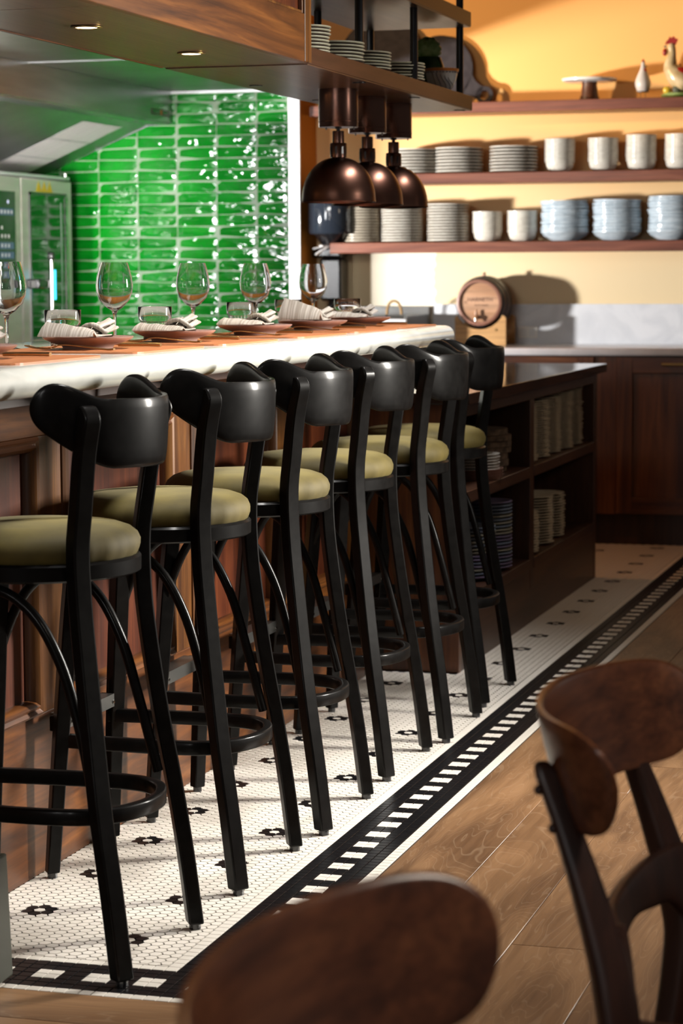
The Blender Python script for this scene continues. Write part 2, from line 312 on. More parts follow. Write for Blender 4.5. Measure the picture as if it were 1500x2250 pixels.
# ------------------------------------------------------------------ mesh helpers
class MB:
    def __init__(s): s.v = []; s.f = []
    def add(s, vs, fs, mtx=None):
        o = len(s.v)
        for p in vs:
            p = Vector(p)
            s.v.append(tuple(mtx @ p) if mtx is not None else tuple(p))
        s.f += [tuple(i+o for i in f) for f in fs]; return s
    def box(s, x0, x1, y0, y1, z0, z1, mtx=None):
        return s.add([(x0, y0, z0), (x1, y0, z0), (x1, y1, z0), (x0, y1, z0), (x0, y0, z1), (x1, y0, z1), (x1, y1, z1), (x0, y1, z1)],
                     [(0, 3, 2, 1), (4, 5, 6, 7), (0, 1, 5, 4), (1, 2, 6, 5), (2, 3, 7, 6), (3, 0, 4, 7)], mtx)
    def prism(s, pts, z0, z1, mtx=None):
        n = len(pts)
        return s.add([(x, y, z0) for x, y in pts]+[(x, y, z1) for x, y in pts],
                     [tuple(range(n-1, -1, -1)), tuple(range(n, 2*n))]+[(i, (i+1) % n, n+(i+1) % n, n+i) for i in range(n)], mtx)
    def lathe(s, prof, n=32, mtx=None, closed=False):
        vs = []; fs = []; k = len(prof)
        for i in range(n):
            a = 2*pi*i/n
            for r, z in prof: vs.append((r*cos(a), r*sin(a), z))
        for i in range(n):
            j = (i+1) % n
            for q in range(k-1 if not closed else k):
                q2 = (q+1) % k
                fs.append((i*k+q, j*k+q, j*k+q2, i*k+q2))
        if not closed:
            if prof[0][0] > 1e-5: fs.append(tuple(i*k for i in range(n-1, -1, -1)))
            if prof[-1][0] > 1e-5: fs.append(tuple(i*k+k-1 for i in range(n)))
        return s.add(vs, fs, mtx)
    def tube(s, path, sec, up=None, closed=False, mtx=None, widths=None):
        # sweep a closed 2D section along a path; section x = side, y = up-ish
        P_ = [Vector(p) for p in path]; n = len(P_); m = len(sec); vs = []; fs = []
        prev = None
        for i, p in enumerate(P_):
            a = P_[i-1] if (i > 0 or closed) else p
            b = P_[(i+1) % n] if (i < n-1 or closed) else p
            t = (b-a).normalized()
            ref = Vector(up[i]) if (up and not isinstance(up, tuple)) else (Vector(up) if up else (prev if prev is not None else Vector((0, 0, 1)) if abs(t.z) < .9 else Vector((1, 0, 0))))
            side = t.cross(ref).normalized(); u = side.cross(t).normalized()
            if not up: prev = u
            k = widths[i] if widths else 1
            for x, y in sec: vs.append(p+side*x*k+u*y*k)
        for i in range(n if closed else n-1):
            j = (i+1) % n
            for q in range(m):
                q2 = (q+1) % m
                fs.append((i*m+q, i*m+q2, j*m+q2, j*m+q))
        if not closed:
            fs.append(tuple(range(m-1, -1, -1))); fs.append(tuple((n-1)*m+q for q in range(m)))
        return s.add(vs, fs, mtx)
    def mesh(s, name, smooth=False, auto=None):
        me = bpy.data.meshes.new(name); me.from_pydata(s.v, [], s.f); me.update()
        import bmesh
        bm = bmesh.new(); bm.from_mesh(me); bmesh.ops.recalc_face_normals(bm, faces=bm.faces); bm.to_mesh(me); bm.free()
        if smooth:
            for p in me.polygons: p.use_smooth = True
            if auto is not None: me.set_sharp_from_angle(angle=radians(auto))
        return me
def link(name, me, mat, parent=None, loc=None):
    if isinstance(mat, str): mat = M[mat]
    if mat is not None and not me.materials: me.materials.append(mat)
    o = bpy.data.objects.new(name, me); COL.objects.link(o)
    if parent is not None: o.parent = parent
    if loc is not None: o.location = loc
    return o
def part(name, mb, mat, parent=None, smooth=False, auto=40, bev=0, loc=None, segs=2):
    o = link(name, mb.mesh(name, smooth or bev > 0, auto if (smooth or bev > 0) else None), mat, parent, loc)
    if bev:
        b = o.modifiers.new('bevel', 'BEVEL'); b.width = bev; b.segments = segs; b.limit_method = 'ANGLE'; b.angle_limit = radians(35)
    return o
def tag(o, label, cat, group=None):
    o['label'] = label; o['category'] = cat
    if group: o['group'] = group
    return o
def thing(name, label, cat, loc=(0, 0, 0), rz=0, group=None):
    o = bpy.data.objects.new(name, None); COL.objects.link(o); o.empty_display_size = .05
    o.location = loc; o.rotation_euler = (0, 0, rz)
    return tag(o, label, cat, group)
def struct(o):
    o['kind'] = 'structure'; return o
def dup(root, loc, rz=0, label=None, scale=None):
    kids = {}
    for c in root.children_recursive: kids.setdefault(c.parent.name, []).append(c)
    def cp(o, par):
        c = o.copy(); COL.objects.link(c)
        if par is not None: c.parent = par
        for k in kids.get(o.name, []): cp(k, c)
        return c
    r = cp(root, None); r.location = loc
    r.rotation_euler = (0, 0, rz) if not isinstance(rz, tuple) else rz
    if label: r['label'] = label
    if scale: r.scale = scale
    return r
def circ(r, n=10): return [(r*cos(2*pi*i/n), r*sin(2*pi*i/n)) for i in range(n)]
def rect(a, b): return [(-a/2, -b/2), (a/2, -b/2), (a/2, b/2), (-a/2, b/2)]
def rrect(a, b, r, k=3):
    out = []
    for cx, cy, s in ((a/2-r, -b/2+r, -pi/2), (a/2-r, b/2-r, 0), (-a/2+r, b/2-r, pi/2), (-a/2+r, -b/2+r, pi)):
        for i in range(k+1):
            t = s+pi/2*i/k; out.append((cx+r*cos(t), cy+r*sin(t)))
    return out
def catmull(pts, n=6, closed=False):
    P_ = [Vector(p) for p in pts]; out = []; m = len(P_)
    for i in range(m if closed else m-1):
        a = P_[(i-1) % m] if (i > 0 or closed) else P_[0]*2-P_[1]
        b = P_[i]; c = P_[(i+1) % m]; d = P_[(i+2) % m] if (i < m-2 or closed) else c*2-b
        for k in range(n):
            t = k/n
            out.append(.5*((2*b)+(c-a)*t+(2*a-5*b+4*c-d)*t*t+(3*b-a-3*c+d)*t**3))
    if not closed: out.append(P_[-1])
    return out
ORD = ['first', 'second', 'third', 'fourth', 'fifth', 'sixth', 'seventh', 'eighth', 'ninth', 'tenth', 'eleventh', 'twelfth', 'thirteenth', 'fourteenth', 'fifteenth',
       'sixteenth', 'seventeenth', 'eighteenth', 'nineteenth', 'twentieth', 'twenty-first', 'twenty-second', 'twenty-third', 'twenty-fourth', 'twenty-fifth', 'twenty-sixth', 'twenty-seventh']
def ordn(i, n):
    if i == 0: return 'bottom'
    if i == n-1: return 'topmost'
    return ORD[n-1-i]+' from the top'

IN = .0254
# ------------------------------------------------------------------ FLOOR
fl = struct(part('floor', MB().box(-4.2, 3.4, -6.5, 8.2, -.05, -.0035), 'grout'))
YS, XL = 8*IN, -.512          # start of the hexagon field, bar base line
def hexme(name, mat):
    D, h = .02565, .0042; a = (D-.0030)/2; R = a/cos(pi/6)
    pts = [(R*cos(pi/3*i)*.965, R*sin(pi/3*i)) for i in range(6)]
    b = MB(); n = 6; k = .95
    b.add([(x, y, -.003) for x, y in pts]+[(x, y, h-.0050+.0008) for x, y in pts]+[(x*k, y*k, .0) for x, y in pts],
          [(i, (i+1) % n, n+(i+1) % n, n+i) for i in range(n)]+[(n+i, n+(i+1) % n, 2*n+(i+1) % n, 2*n+i) for i in range(n)]+[tuple(range(2*n, 3*n))])
    return b, b.mesh(name)
hb, HEXW = hexme('hexagonal_tile', None); HEXW.materials.append(M['hex_white'])
_, HEXB = hexme('hexagonal_tile_black', None); HEXB.materials.append(M['tile_black'])
DY, DX = .02575, .02150
flowers = {}
x0A = -5.45*IN
cA = 6; offA = x0A+0  # column index of the right-hand row of flowers
def colx(c): return x0A+(cA-c)*DX
# rows: column cA has centres at YA + k*DY
YA = 13.86*IN
stuffW, stuffB = MB(), MB(); cells = []
def isflower(c, k2):
    # k2 = row index in half steps from YA ; flower every 12 rows, second column row 12 columns away, half-way between
    for cc, ph in ((cA, 0), (cA+12, 12), (cA+24, 0)):
        dc = c-cc
        if abs(dc) > 1: continue
        t = (k2-ph) % 24
        if t > 12: t -= 24
        if dc == 0 and t in (-2, 2): return True
        if abs(dc) == 1 and t in (-1, 1): return True
    return False
for c in range(0, 26):
    X = colx(c)
    if X > .008: continue
    for k2 in range(-26, 640):
        if (c-cA) % 2 != k2 % 2: continue
        Y = YA+k2*DY/2
        if Y < YS-.009 or Y > 7.27: continue
        if Y < 3.50:
            if X < XL-.008: continue
        elif Y < 6.06:
            if X < -.236: continue
        elif X < -.50: continue
        cells.append((X, Y, isflower(c, k2)))
cells.sort(key=lambda q: q[1]+.35*q[0])
vis = [q for q in cells if q[1] < 1.2]
near = cells[:300]
def clampv(X, Y): return [(min(x, -.0012-X), max(y, YS+.0012-Y), z) for x, y, z in hb.v]
for X, Y, b in near:
    me_ = HEXB if b else HEXW
    if X > -.014 or Y < YS+.014:
        mb_ = MB(); mb_.add(clampv(X, Y), hb.f); me_ = mb_.mesh('cut_hexagonal_tile'); me_.materials.append(M['tile_black'] if b else M['hex_white'])
    o = link('hexagonal_tile', me_, None, fl); o.location = (X, Y, random.uniform(-.0002, .0002))
for X, Y, b in cells[300:]:
    (stuffB if b else stuffW).add([(x+X, y+Y, z) for x, y, z in clampv(X, Y)], hb.f)
o = part('hexagonal_mosaic', stuffW, 'hex_white', fl); o['kind'] = 'stuff'
o = part('black_flower_mosaic', stuffB, 'tile_black', fl); o['kind'] = 'stuff'
# square border
def sqme(name):
    a = (IN-.0020)/2; k = .93; b = MB()
    pts = [(-a, -a), (a, -a), (a, a), (-a, a)]; n = 4
    b.add([(x, y, -.003) for x, y in pts]+[(x, y, -.0006) for x, y in pts]+[(x*k, y*k, .0) for x, y in pts],
          [(i, (i+1) % n, n+(i+1) % n, n+i) for i in range(n)]+[(n+i, n+(i+1) % n, 2*n+(i+1) % n, 2*n+i) for i in range(n)]+[tuple(range(2*n, 3*n))])
    return b, b.mesh(name)
sb, SQW = sqme('square_tile'); SQW.materials.append(M['hex_white'])
_, SQB = sqme('square_tile_black'); SQB.materials.append(M['tile_black'])
sq = []
def blk(i, j):
    # i: column from the field outwards, j: row from the front edge; white outer and inner lines, paired white blocks
    if j == 0 or i == 7: return False
    if (i == 0 and j >= 7) or (j == 7 and i <= 0): return False
    if i in (3, 4) and j >= 3 and j % 4 in (3, 0): return False
    if j in (3, 4) and i <= 4 and i % 4 in (3, 0): return False
    return True
for j in range(0, 287):
    for i in range(8): sq.append(((i+.5)*IN, (j+.5)*IN, blk(i, j)))
for i in range(-28, 0):
    for j in range(8): sq.append(((i+.5)*IN, (j+.5)*IN, blk(i, j)))
sq.sort(key=lambda q: (q[1]+.3*q[0]))
swt, sbt = MB(), MB()
for n_, (X, Y, b) in enumerate(sq):
    if n_ < 300: link('square_tile', SQB if b else SQW, None, fl, (X, Y, random.uniform(-.0002, .0002)))
    else: (sbt if b else swt).add([(x+X, y+Y, z) for x, y, z in sb.v], sb.f)
o = part('white_border_mosaic', swt, 'hex_white', fl); o['kind'] = 'stuff'
o = part('black_border_mosaic', sbt, 'tile_black', fl); o['kind'] = 'stuff'
# oak boards
WP = .1925; x_ = 8*IN+.006
for r in range(0, 14):
    xa = x_+r*WP-.0015; xb = xa+WP
    js = {0: [-6, -2.1, -.155, .939, 3.2, 5.6, 8.1], 1: [-6, -2.6, -.155, 1.9, 4.1, 6.3, 8.1], 2: [-6, -2.2, .519-.6, .519, 1.33+.9, 4.4, 6.8, 8.1], 3: [-6, -2.4, -.9, 1.34, 3.4, 5.5, 8.1]}.get(
        r, [-6, -4+.37*(r % 3), -1.8+.53*(r % 4), .6+.41*(r % 3), 2.9+.31*(r % 4), 5.3, 8.1])
    for a, b in zip(js[:-1], js[1:]):
        part('floorboard', MB().box(xa+.0007, xb-.0007, a+.0007, b-.0007, -.0035, .0005+random.uniform(-.0002, .0002), Matrix.Translation((-(xa+xb)/2, -(a+b)/2, 0))), 'oak', fl, bev=.0008, loc=((xa+xb)/2, (a+b)/2, 0), segs=1)
M_oakx = M['oak']
for (ya, yb) in ((-.158, -.003), (-.352, -.160), (-.546, -.354), (-.74, -.548)):
    for xa, xb in ((-2.3, -.62), (-.618, 8*IN+.003)):
        L = xb-xa; W_ = yb-ya
        o = part('floorboard', MB().box(-W_/2+.0007, W_/2-.0007, -L/2+.0007, L/2-.0007, -.0035, .0005), 'oak', fl, bev=.0008, segs=1, loc=((xa+xb)/2, (ya+yb)/2, 0)); o.rotation_euler = (0, 0, pi/2)

# ------------------------------------------------------------------ SHELL
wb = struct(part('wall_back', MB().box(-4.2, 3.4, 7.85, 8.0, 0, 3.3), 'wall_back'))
wl = struct(part('wall_left', MB().box(-4.2, -2.024, 7.556, 7.849, 0, 3.0), 'wall_ochre_shaded'))
part('grout_bed', MB().box(-4.2, -2.075, 7.5475, 7.556, .9, 2.236), 'green_grout', wl)
cl = struct(part('ceiling', MB().box(-4.2, 3.4, -6.5, 8.2, 3.3, 3.4), 'ceiling'))
kc = struct(part('trim_1', MB().box(-4.1, -2.02, -1., 7.55, 2.2265, 2.26), 'stainless_soft', bev=.002)); 
part('ceiling_seam', MB().box(-2.70, -2.03, 5.744, 5.756, 2.2225, 2.2265), 'stainless_bright', kc)
part('ceiling_edge_bead', MB().box(-2.70, -2.075, 7.53, 7.55, 2.214, 2.2265), 'stainless_bright', kc)
part('corner_strip', MB().box(-2.078, -2.018, 7.538, 7.5565, .93, 2.228), 'stainless_bright', wl, bev=.002)
TW, TH = .2155, .0571
tcol = [-2.249-.2155*k for k in range(-1, 6)]
tmes = {}
for ci, xr in enumerate(tcol):
    for rj in range(-1, 23):
        z1 = 2.229-rj*TH+TH-.001; z0 = z1-TH+.0030
        xa, xb = xr-TW+.0036, xr
        if ci == 0: xb = min(xb, -2.078)
        z1 = min(z1, 2.2265)
        if z1-z0 < .01 or xb-xa < .02: continue
        key = (round(xb-xa, 4), round(z1-z0, 4))
        if key not in tmes:
            W_, H_ = key; mb = MB(); e = .004; d = .0075
            ox = [-W_/2, W_/2]; nx, nz = 9, 3
            vs = []; fs = []
            for i in range(nx+1):
                for j in range(nz+1):
                    x = -W_/2+W_*i/nx; z = -H_/2+H_*j/nz
                    edge = i in (0, nx) or j in (0, nz)
                    vs.append((x, -d+(.0032 if edge else 0), z))
            for i in range(nx):
                for j in range(nz): fs.append((i*(nz+1)+j, (i+1)*(nz+1)+j, (i+1)*(nz+1)+j+1, i*(nz+1)+j+1))
            mb.add(vs, fs)
            mb.box(-W_/2, W_/2, -d+.0032, 0, -H_/2, H_/2)
            me = mb.mesh('green_tile', True, 50); me.materials.append(M['green']); tmes[key] = me
        o = link('green_tile', tmes[key], None, wl, ((xa+xb)/2, 7.552, (z0+z1)/2))
        o.rotation_euler = (random.gauss(0, .009), 0, random.gauss(0, .008))
# ------------------------------------------------------------------ BAR COUNTER
BY0, BY1 = -1.2, 3.40
bar = thing('bar_counter', 'long bar counter with white marble top and panelled mahogany front', 'bar counter', (-.5, 1.2, 0))
def bp(name, mb, mat, **k):
    o = part(name, mb, mat, bar, **k); o.location = (.5, -1.2, 0); return o
ZT = 1.137
# marble slab with full bullnose
prof = []
r = .030; cx = -.21-r; cz = ZT-r
sec = [(-.86, ZT-.06), (-.86, ZT)]
for i in range(13):
    a = pi/2-pi*i/12; sec.append((cx+r*cos(a), cz+r*sin(a)))
mb = MB(); n = len(sec)
ysl = [BY0, BY1-.03, BY1-.022, BY1-.01, BY1-.003, BY1]; ins = [0, 0, .002, .008, .016, .030]
vs = []
for y, q in zip(ysl, ins):
    for x, z in sec:
        xx = x-(q if x > -.5 else 0); zz = z+(0 if abs(z-cz) < 1e-6 else (-q*.25 if z > cz else q*.25))
        vs.append((xx, y, zz))
fs = []
for i in range(len(ysl)-1):
    for q in range(n):
        q2 = (q+1) % n; fs.append((i*n+q, i*n+q2, (i+1)*n+q2, (i+1)*n+q))
fs += [tuple(range(n-1, -1, -1)), tuple((len(ysl)-1)*n+q for q in range(n))]
bp('countertop', mb.add(vs, fs), 'marble', smooth=True, auto=45)
bp('carcass', MB().box(-.84, -.545, BY0, BY1-.02, 0, ZT-.06), 'wood_darkx')
bp('base_board', MB().box(-.545, -.512, BY0, BY1-.02, .0, .352), 'wood_rail', bev=.002)
bp('frieze_rail', MB().box(-.545, -.512, BY0, BY1-.02, .957, 1.0765), 'wood_rail', bev=.002)
bp('support_batten', MB().box(-.512, -.30, BY0, BY1-.02, 1.055, 1.0765), 'wood_dark')
PITCHP = .8325
st0 = [.794+PITCHP*k for k in range(-3, 4)]
for k, ys in enumerate(st0):
    ye = ys+.131
    if ys > BY1: continue
    bp('stile', MB().box(-.545, -.512, ys, min(ye, BY1-.02), .352, .957), 'wood_stile', bev=.002)
    if ye > BY1-.05: continue
    pa, pb = ye, min(ys+PITCHP, BY1-.02)
    bp('panel', MB().box(-.560, -.532, pa, pb, .352, .957), 'wood_panel')
    # bolection moulding round the panel, four mitred lengths
    def mould(p, q, nrm):
        # nrm : direction to the panel inside
        s_ = [(0, 0), (0, .006), (.006, .011), (.014, .006), (.022, .012), (.030, .004), (.034, -.010), (.034, -.022), (0, -.022)]
        P0 = Vector(p); P1 = Vector(q); d = (P1-P0).normalized(); nv = Vector(nrm); up = Vector((1, 0, 0))
        vs = []
        for pt, sg in ((P0, 1), (P1, -1)):
            for a, b in s_: vs.append(pt+nv*a+up*b+d*sg*a)
        m_ = len(s_)
        fs = [(i, (i+1) % m_, m_+(i+1) % m_, m_+i) for i in range(m_)]+[tuple(range(m_-1, -1, -1)), tuple(range(m_, 2*m_))]
        return MB().add(vs, fs)
    X_ = -.514; za, zb = .352, .957
    bp('moulding', mould((X_, pa, za), (X_, pb, za), (0, 0, 1)), 'wood_rail', smooth=True, auto=30)
    bp('moulding', mould((X_, pa, zb), (X_, pb, zb), (0, 0, -1)), 'wood_rail', smooth=True, auto=30)
    bp('moulding', mould((X_, pa, za), (X_, pa, zb), (0, 1, 0)), 'wood_stile', smooth=True, auto=30)
    bp('moulding', mould((X_, pb, za), (X_, pb, zb), (0, -1, 0)), 'wood_stile', smooth=True, auto=30)

# ------------------------------------------------------------------ CURVED BACKREST helper
def wrap_back(a, b, x0, tmax, ztop, zbot, th, n=56, m=18, tip=.72, lean=0, nlow=.5):
    # band following an ellipse (x0+a cos, b sin); ztop/zbot functions of |t|
    vs = []; fs = []
    T = [-1+2*i/n for i in range(n+1)]
    T = [sin(abs(t)*pi/2)**.95*(1 if t >= 0 else -1) for t in T]
    for t in T:
        ph = tmax*t; at = abs(t); zt, zb = ztop(at), zbot(at); zc = (zt+zb)/2; h = (zt-zb)/2
        if at > tip:
            q = (at-tip)/(1-tip); h *= sqrt(max(0, 1-q**2.6))*.985+.015
        c, s_ = cos(ph), sin(ph); P0 = Vector((x0+a*c, b*s_, 0)); nv = Vector((b*c, a*s_, 0)).normalized()
        k = 1 if at < tip else max(.25, sqrt(max(0, 1-((at-tip)/(1-tip))**4)))
        for j in range(m):
            g = 2*pi*j/m
            cn = abs(cos(g))**.55*(1 if cos(g) > 0 else -1); sn = abs(sin(g))**.8*(1 if sin(g) > 0 else -1)
            wd = th/2*k*(1+.25*max(0, sin(g))**6)
            z = zc+h*sn
            vs.append(P0+nv*(cn*wd+lean*(z-zc))+Vector((0, 0, z)))
    L = len(T)
    for i in range(L-1):
        for j in range(m):
            j2 = (j+1) % m; fs.append((i*m+j, i*m+j2, (i+1)*m+j2, (i+1)*m+j))
    fs += [tuple(range(m-1, -1, -1)), tuple((L-1)*m+j for j in range(m))]
    return MB().add(vs, fs)
def lerp(pts):
    def f(t):
        for (a, b), (c, d) in zip(pts[:-1], pts[1:]):
            if t <= c:
                u = (t-a)/(c-a); u = u*u*(3-2*u); return b+(d-b)*u
        return pts[-1][1]
    return f

# ------------------------------------------------------------------ BAR STOOLS
def make_stool(label):
    t = thing('bar_stool', label, 'bar stool', (0, 0, 0), 0, 'black bar stools along the bar')
    # rear legs / back posts
    for sg in (-1, 1):
        rows = [(.012, .240, .197), (.16, .222, .194), (.31, .200, .188), (.45, .180, .173), (.60, .162, .161), (.70, .153, .158), (.80, .151, .161), (.88, .160, .166), (.975, .173, .177), (1.045, .190, .190), (1.068, .194, .194)]
        path = catmull([(x, sg*y, z) for z, x, y in rows], 5)
        ups = []; th = radians(33)
        vs = []; fs = []
        wd = .036; dp = .031
        n_ = len(path)
        for i, p in enumerate(path):
            q = max(0, (p.z-1.035)/.033); dd = dp/2
            o = Vector((cos(th), sg*sin(th), 0)); s_ = Vector((-sg*sin(th)*sg, cos(th), 0)) if False else Vector((-sin(th)*sg, cos(th), 0))
            bx = wd/2*(1-.12*q)
            sh = o*(-.010*q*q)
            for a, b in ((dd-(.020*q*q), -bx), (dd-(.020*q*q), bx), (-dd, bx), (-dd, -bx)):
                vs.append(p+o*a+s_*b)
        for i in range(n_-1):
            for q in range(4):
                q2 = (q+1) % 4; fs.append((i*4+q, i*4+q2, (i+1)*4+q2, (i+1)*4+q))
        fs += [(3, 2, 1, 0), tuple((n_-1)*4+q for q in range(4))]
        o = part('leg', MB().add(vs, fs), 'stool', t, bev=.004, smooth=True, auto=38)
        part('foot_glide', MB().lathe([(0, 0), (.012, 0), (.012, .014), (0, .014)], 12, Matrix.Translation((.240, sg*.197, 0))), 'black', o)
    for sg in (-1, 1):
        rows = [(.012, -.195, .172), (.25, -.180, .160), (.45, -.166, .150), (.60, -.155, .142), (.748, -.142, .132)]
        path = catmull([(x, sg*y, z) for z, x, y in rows], 4); th = radians(180-38)
        vs = []; fs = []; n_ = len(path)
        for i, p in enumerate(path):
            k = .80+.20*min(1, abs(p.z-.0)/.5); o = Vector((cos(th), sg*sin(th), 0)); s_ = Vector((-sin(th)*sg, cos(th), 0))
            for a, b in ((.017*k, -.018*k), (.017*k, .018*k), (-.017*k, .018*k), (-.017*k, -.018*k)): vs.append(p+o*a+s_*b)
        for i in range(n_-1):
            for q in range(4):
                q2 = (q+1) % 4; fs.append((i*4+q, i*4+q2, (i+1)*4+q2, (i+1)*4+q))
        fs += [(3, 2, 1, 0), tuple((n_-1)*4+q for q in range(4))]
        o = part('leg', MB().add(vs, fs), 'stool', t, bev=.003, smooth=True, auto=38)
        part('foot_glide', MB().lathe([(0, 0), (.011, 0), (.011, .014), (0, .014)], 12, Matrix.Translation((-.195, sg*.172, 0))), 'black', o)
    # seat
    part('seat_ring', MB().lathe([(.150, .738), (.192, .738), (.198, .742), (.1985, .768), (.194, .773), (.150, .773)], 64, closed=True), 'stool', t, smooth=True, auto=30)
    prof = [(0, .768), (.180, .768), (.188, .771), (.1925, .777), (.1965, .788), (.1970, .799), (.192, .812), (.180, .822), (.160, .829), (.12, .834), (.06, .8365), (0, .837)]
    mb = MB(); N = 96; vs = []; fs = []; k = len(prof)
    for i in range(N):
        a = 2*pi*i/N; pk = .0011*sin(a*13)+.0012*sin(a*29+1)+.0007*sin(a*47)
        for j, (r_, z) in enumerate(prof):
            f = 1 if 2 <= j <= 5 else .4 if j in (6,) else 0
            vs.append(((r_+pk*f)*cos(a), (r_+pk*f)*sin(a), z))
    for i in range(N):
        for j in range(k-1): fs.append((i*k+j, ((i+1) % N)*k+j, ((i+1) % N)*k+j+1, i*k+j+1))
    part('seat_cushion', mb.add(vs, fs), 'velvet', t, smooth=True, auto=80)
    # wrap-round backrest
    bb = wrap_back(.220, .220, .026, radians(75), lerp([(0, 1.076), (.48, 1.078), (.93, 1.119), (1, 1.118)]),
                   lerp([(0, .946), (.42, .948), (.97, 1.004), (1, 1.005)]), .0175, tip=.66, lean=.05)
    part('backrest', bb, 'stool', t, smooth=True, auto=70)
    # bent foot ring
    fp = [(-.188, -.150), (-.05, -.160), (.07, -.163), (.150, -.150), (.200, -.110), (.226, -.05), (.231, 0), (.226, .05), (.200, .110), (.150, .150), (.07, .163), (-.05, .160), (-.188, .150)]
    part('foot_ring', MB().tube(catmull([(x, y, .300) for x, y in fp], 5), rrect(.021, .030, .004, 2), up=(0, 0, 1)), 'stool', t, smooth=True, auto=50)
    # side arches of bent rod
    for sg in (-1, 1):
        ap = [(-.180, sg*.148, .322), (-.172, sg*.150, .44), (-.148, sg*.152, .565), (-.095, sg*.155, .675), (-.02, sg*.157, .722), (.055, sg*.155, .680), (.108, sg*.152, .590), (.142, sg*.152, .480), (.166, sg*.158, .380), (.178, sg*.164, .325)]
        part('bentwood_arch', MB().tube(catmull(ap, 6), circ(.0105, 10), up=(0, 1, 0)), 'stool', t, smooth=True, auto=60)
    o = part('front_stretcher', MB().box(-.206, -.184, -.150, .150, .318, .352), 'stool', t, bev=.003)
    part('kick_plate', MB().box(-.212, -.168, -.128, .128, .352, .3545).box(-.1685, -.166, -.128, .128, .325, .3545), 'steel_dark', o)
    for sg in (-1, 1): part('screw', MB().lathe([(0, 0), (.004, 0), (.004, .003), (0, .003)], 10, Matrix.Translation((-.1655, sg*.12, .337)) @ Matrix.Rotation(pi/2, 4, 'Y')), 'chrome', o)
    return t
SY = [(.262, -.279, 0), (.925, -.279, 0), (1.474, -.262, .02), (2.083, -.268, -.01), (2.597, -.243, .015), (3.155, -.262, 0)]
SL = ['black bar stool nearest the camera, its round seat cut by the left frame edge',
      'second black bar stool from the front, beside the nearest stool',
      'third black bar stool from the front, its far rear leg toe scuffed bare',
      'fourth black bar stool from the front, near the middle of the row',
      'fifth black bar stool from the front, next to last in the row',
      'farthest black bar stool, before the open island shelves']
s0 = make_stool(SL[0]); s0.location = (SY[0][1], SY[0][0], 0)
for (y, x, rz), lb in zip(SY[1:], SL[1:]): dup(s0, (x, y, 0), rz, lb)

# ------------------------------------------------------------------ PLACE SETTINGS
def tube_round(path, r, n=8, **k): return MB().tube(path, circ(r, n), **k)
def make_plate():
    pr = [(0, .0), (.055, 0), (.0555, .004), (.058, .009), (.078, .0165), (.0945, .0245), (.1000, .0300), (.1003, .0325), (.0985, .0335), (.092, .0295), (.075, .0225), (.05, .0155), (0, .014)]
    return MB().lathe([(r_, z_*.82) for r_, z_ in pr], 56)
plate_me = make_plate().mesh('dinner_plate', True, 60); plate_me.materials.append(M['plate_clay'])
def make_napkin(seed):
    rnd = random.Random(seed)
    # linen folded in a wide band, knotted low in the middle: left flap raised, rolled end at right
    mb = MB(); N = 22; K = 11; vs = []; fs = []
    def sheet(prof, thick):
        o = len(mb.v); vs = []; fs = []
        n = len(prof); K_ = 9
        for i, (x, z, w0, w1) in enumerate(prof):
            for j in range(K_):
                u = j/(K_-1); vs.append((x, w0+(w1-w0)*u, z+.0035*sin(u*7+i*.6+seed)))
            for j in range(K_):
                u = j/(K_-1); vs.append((x, w0+(w1-w0)*u, z-thick+.0035*sin(u*7+i*.6+seed)))
        S = 2*K_
        for i in range(n-1):
            for j in range(K_-1):
                fs.append((i*S+j, (i+1)*S+j, (i+1)*S+j+1, i*S+j+1))
                fs.append((i*S+K_+j, i*S+K_+j+1, (i+1)*S+K_+j+1, (i+1)*S+K_+j))
            fs.append((i*S, i*S+K_, (i+1)*S+K_, (i+1)*S)); fs.append((i*S+K_-1, (i+1)*S+K_-1, (i+1)*S+2*K_-1, i*S+2*K_-1))
        fs.append(tuple(range(K_))+tuple(range(2*K_-1, K_-1, -1))); fs.append(tuple((n-1)*S+j for j in range(K_))+tuple((n-1)*S+j for j in range(2*K_-1, K_-1, -1)))
        mb.add(vs, fs)
    # local y runs along the bar; x across
    return mb
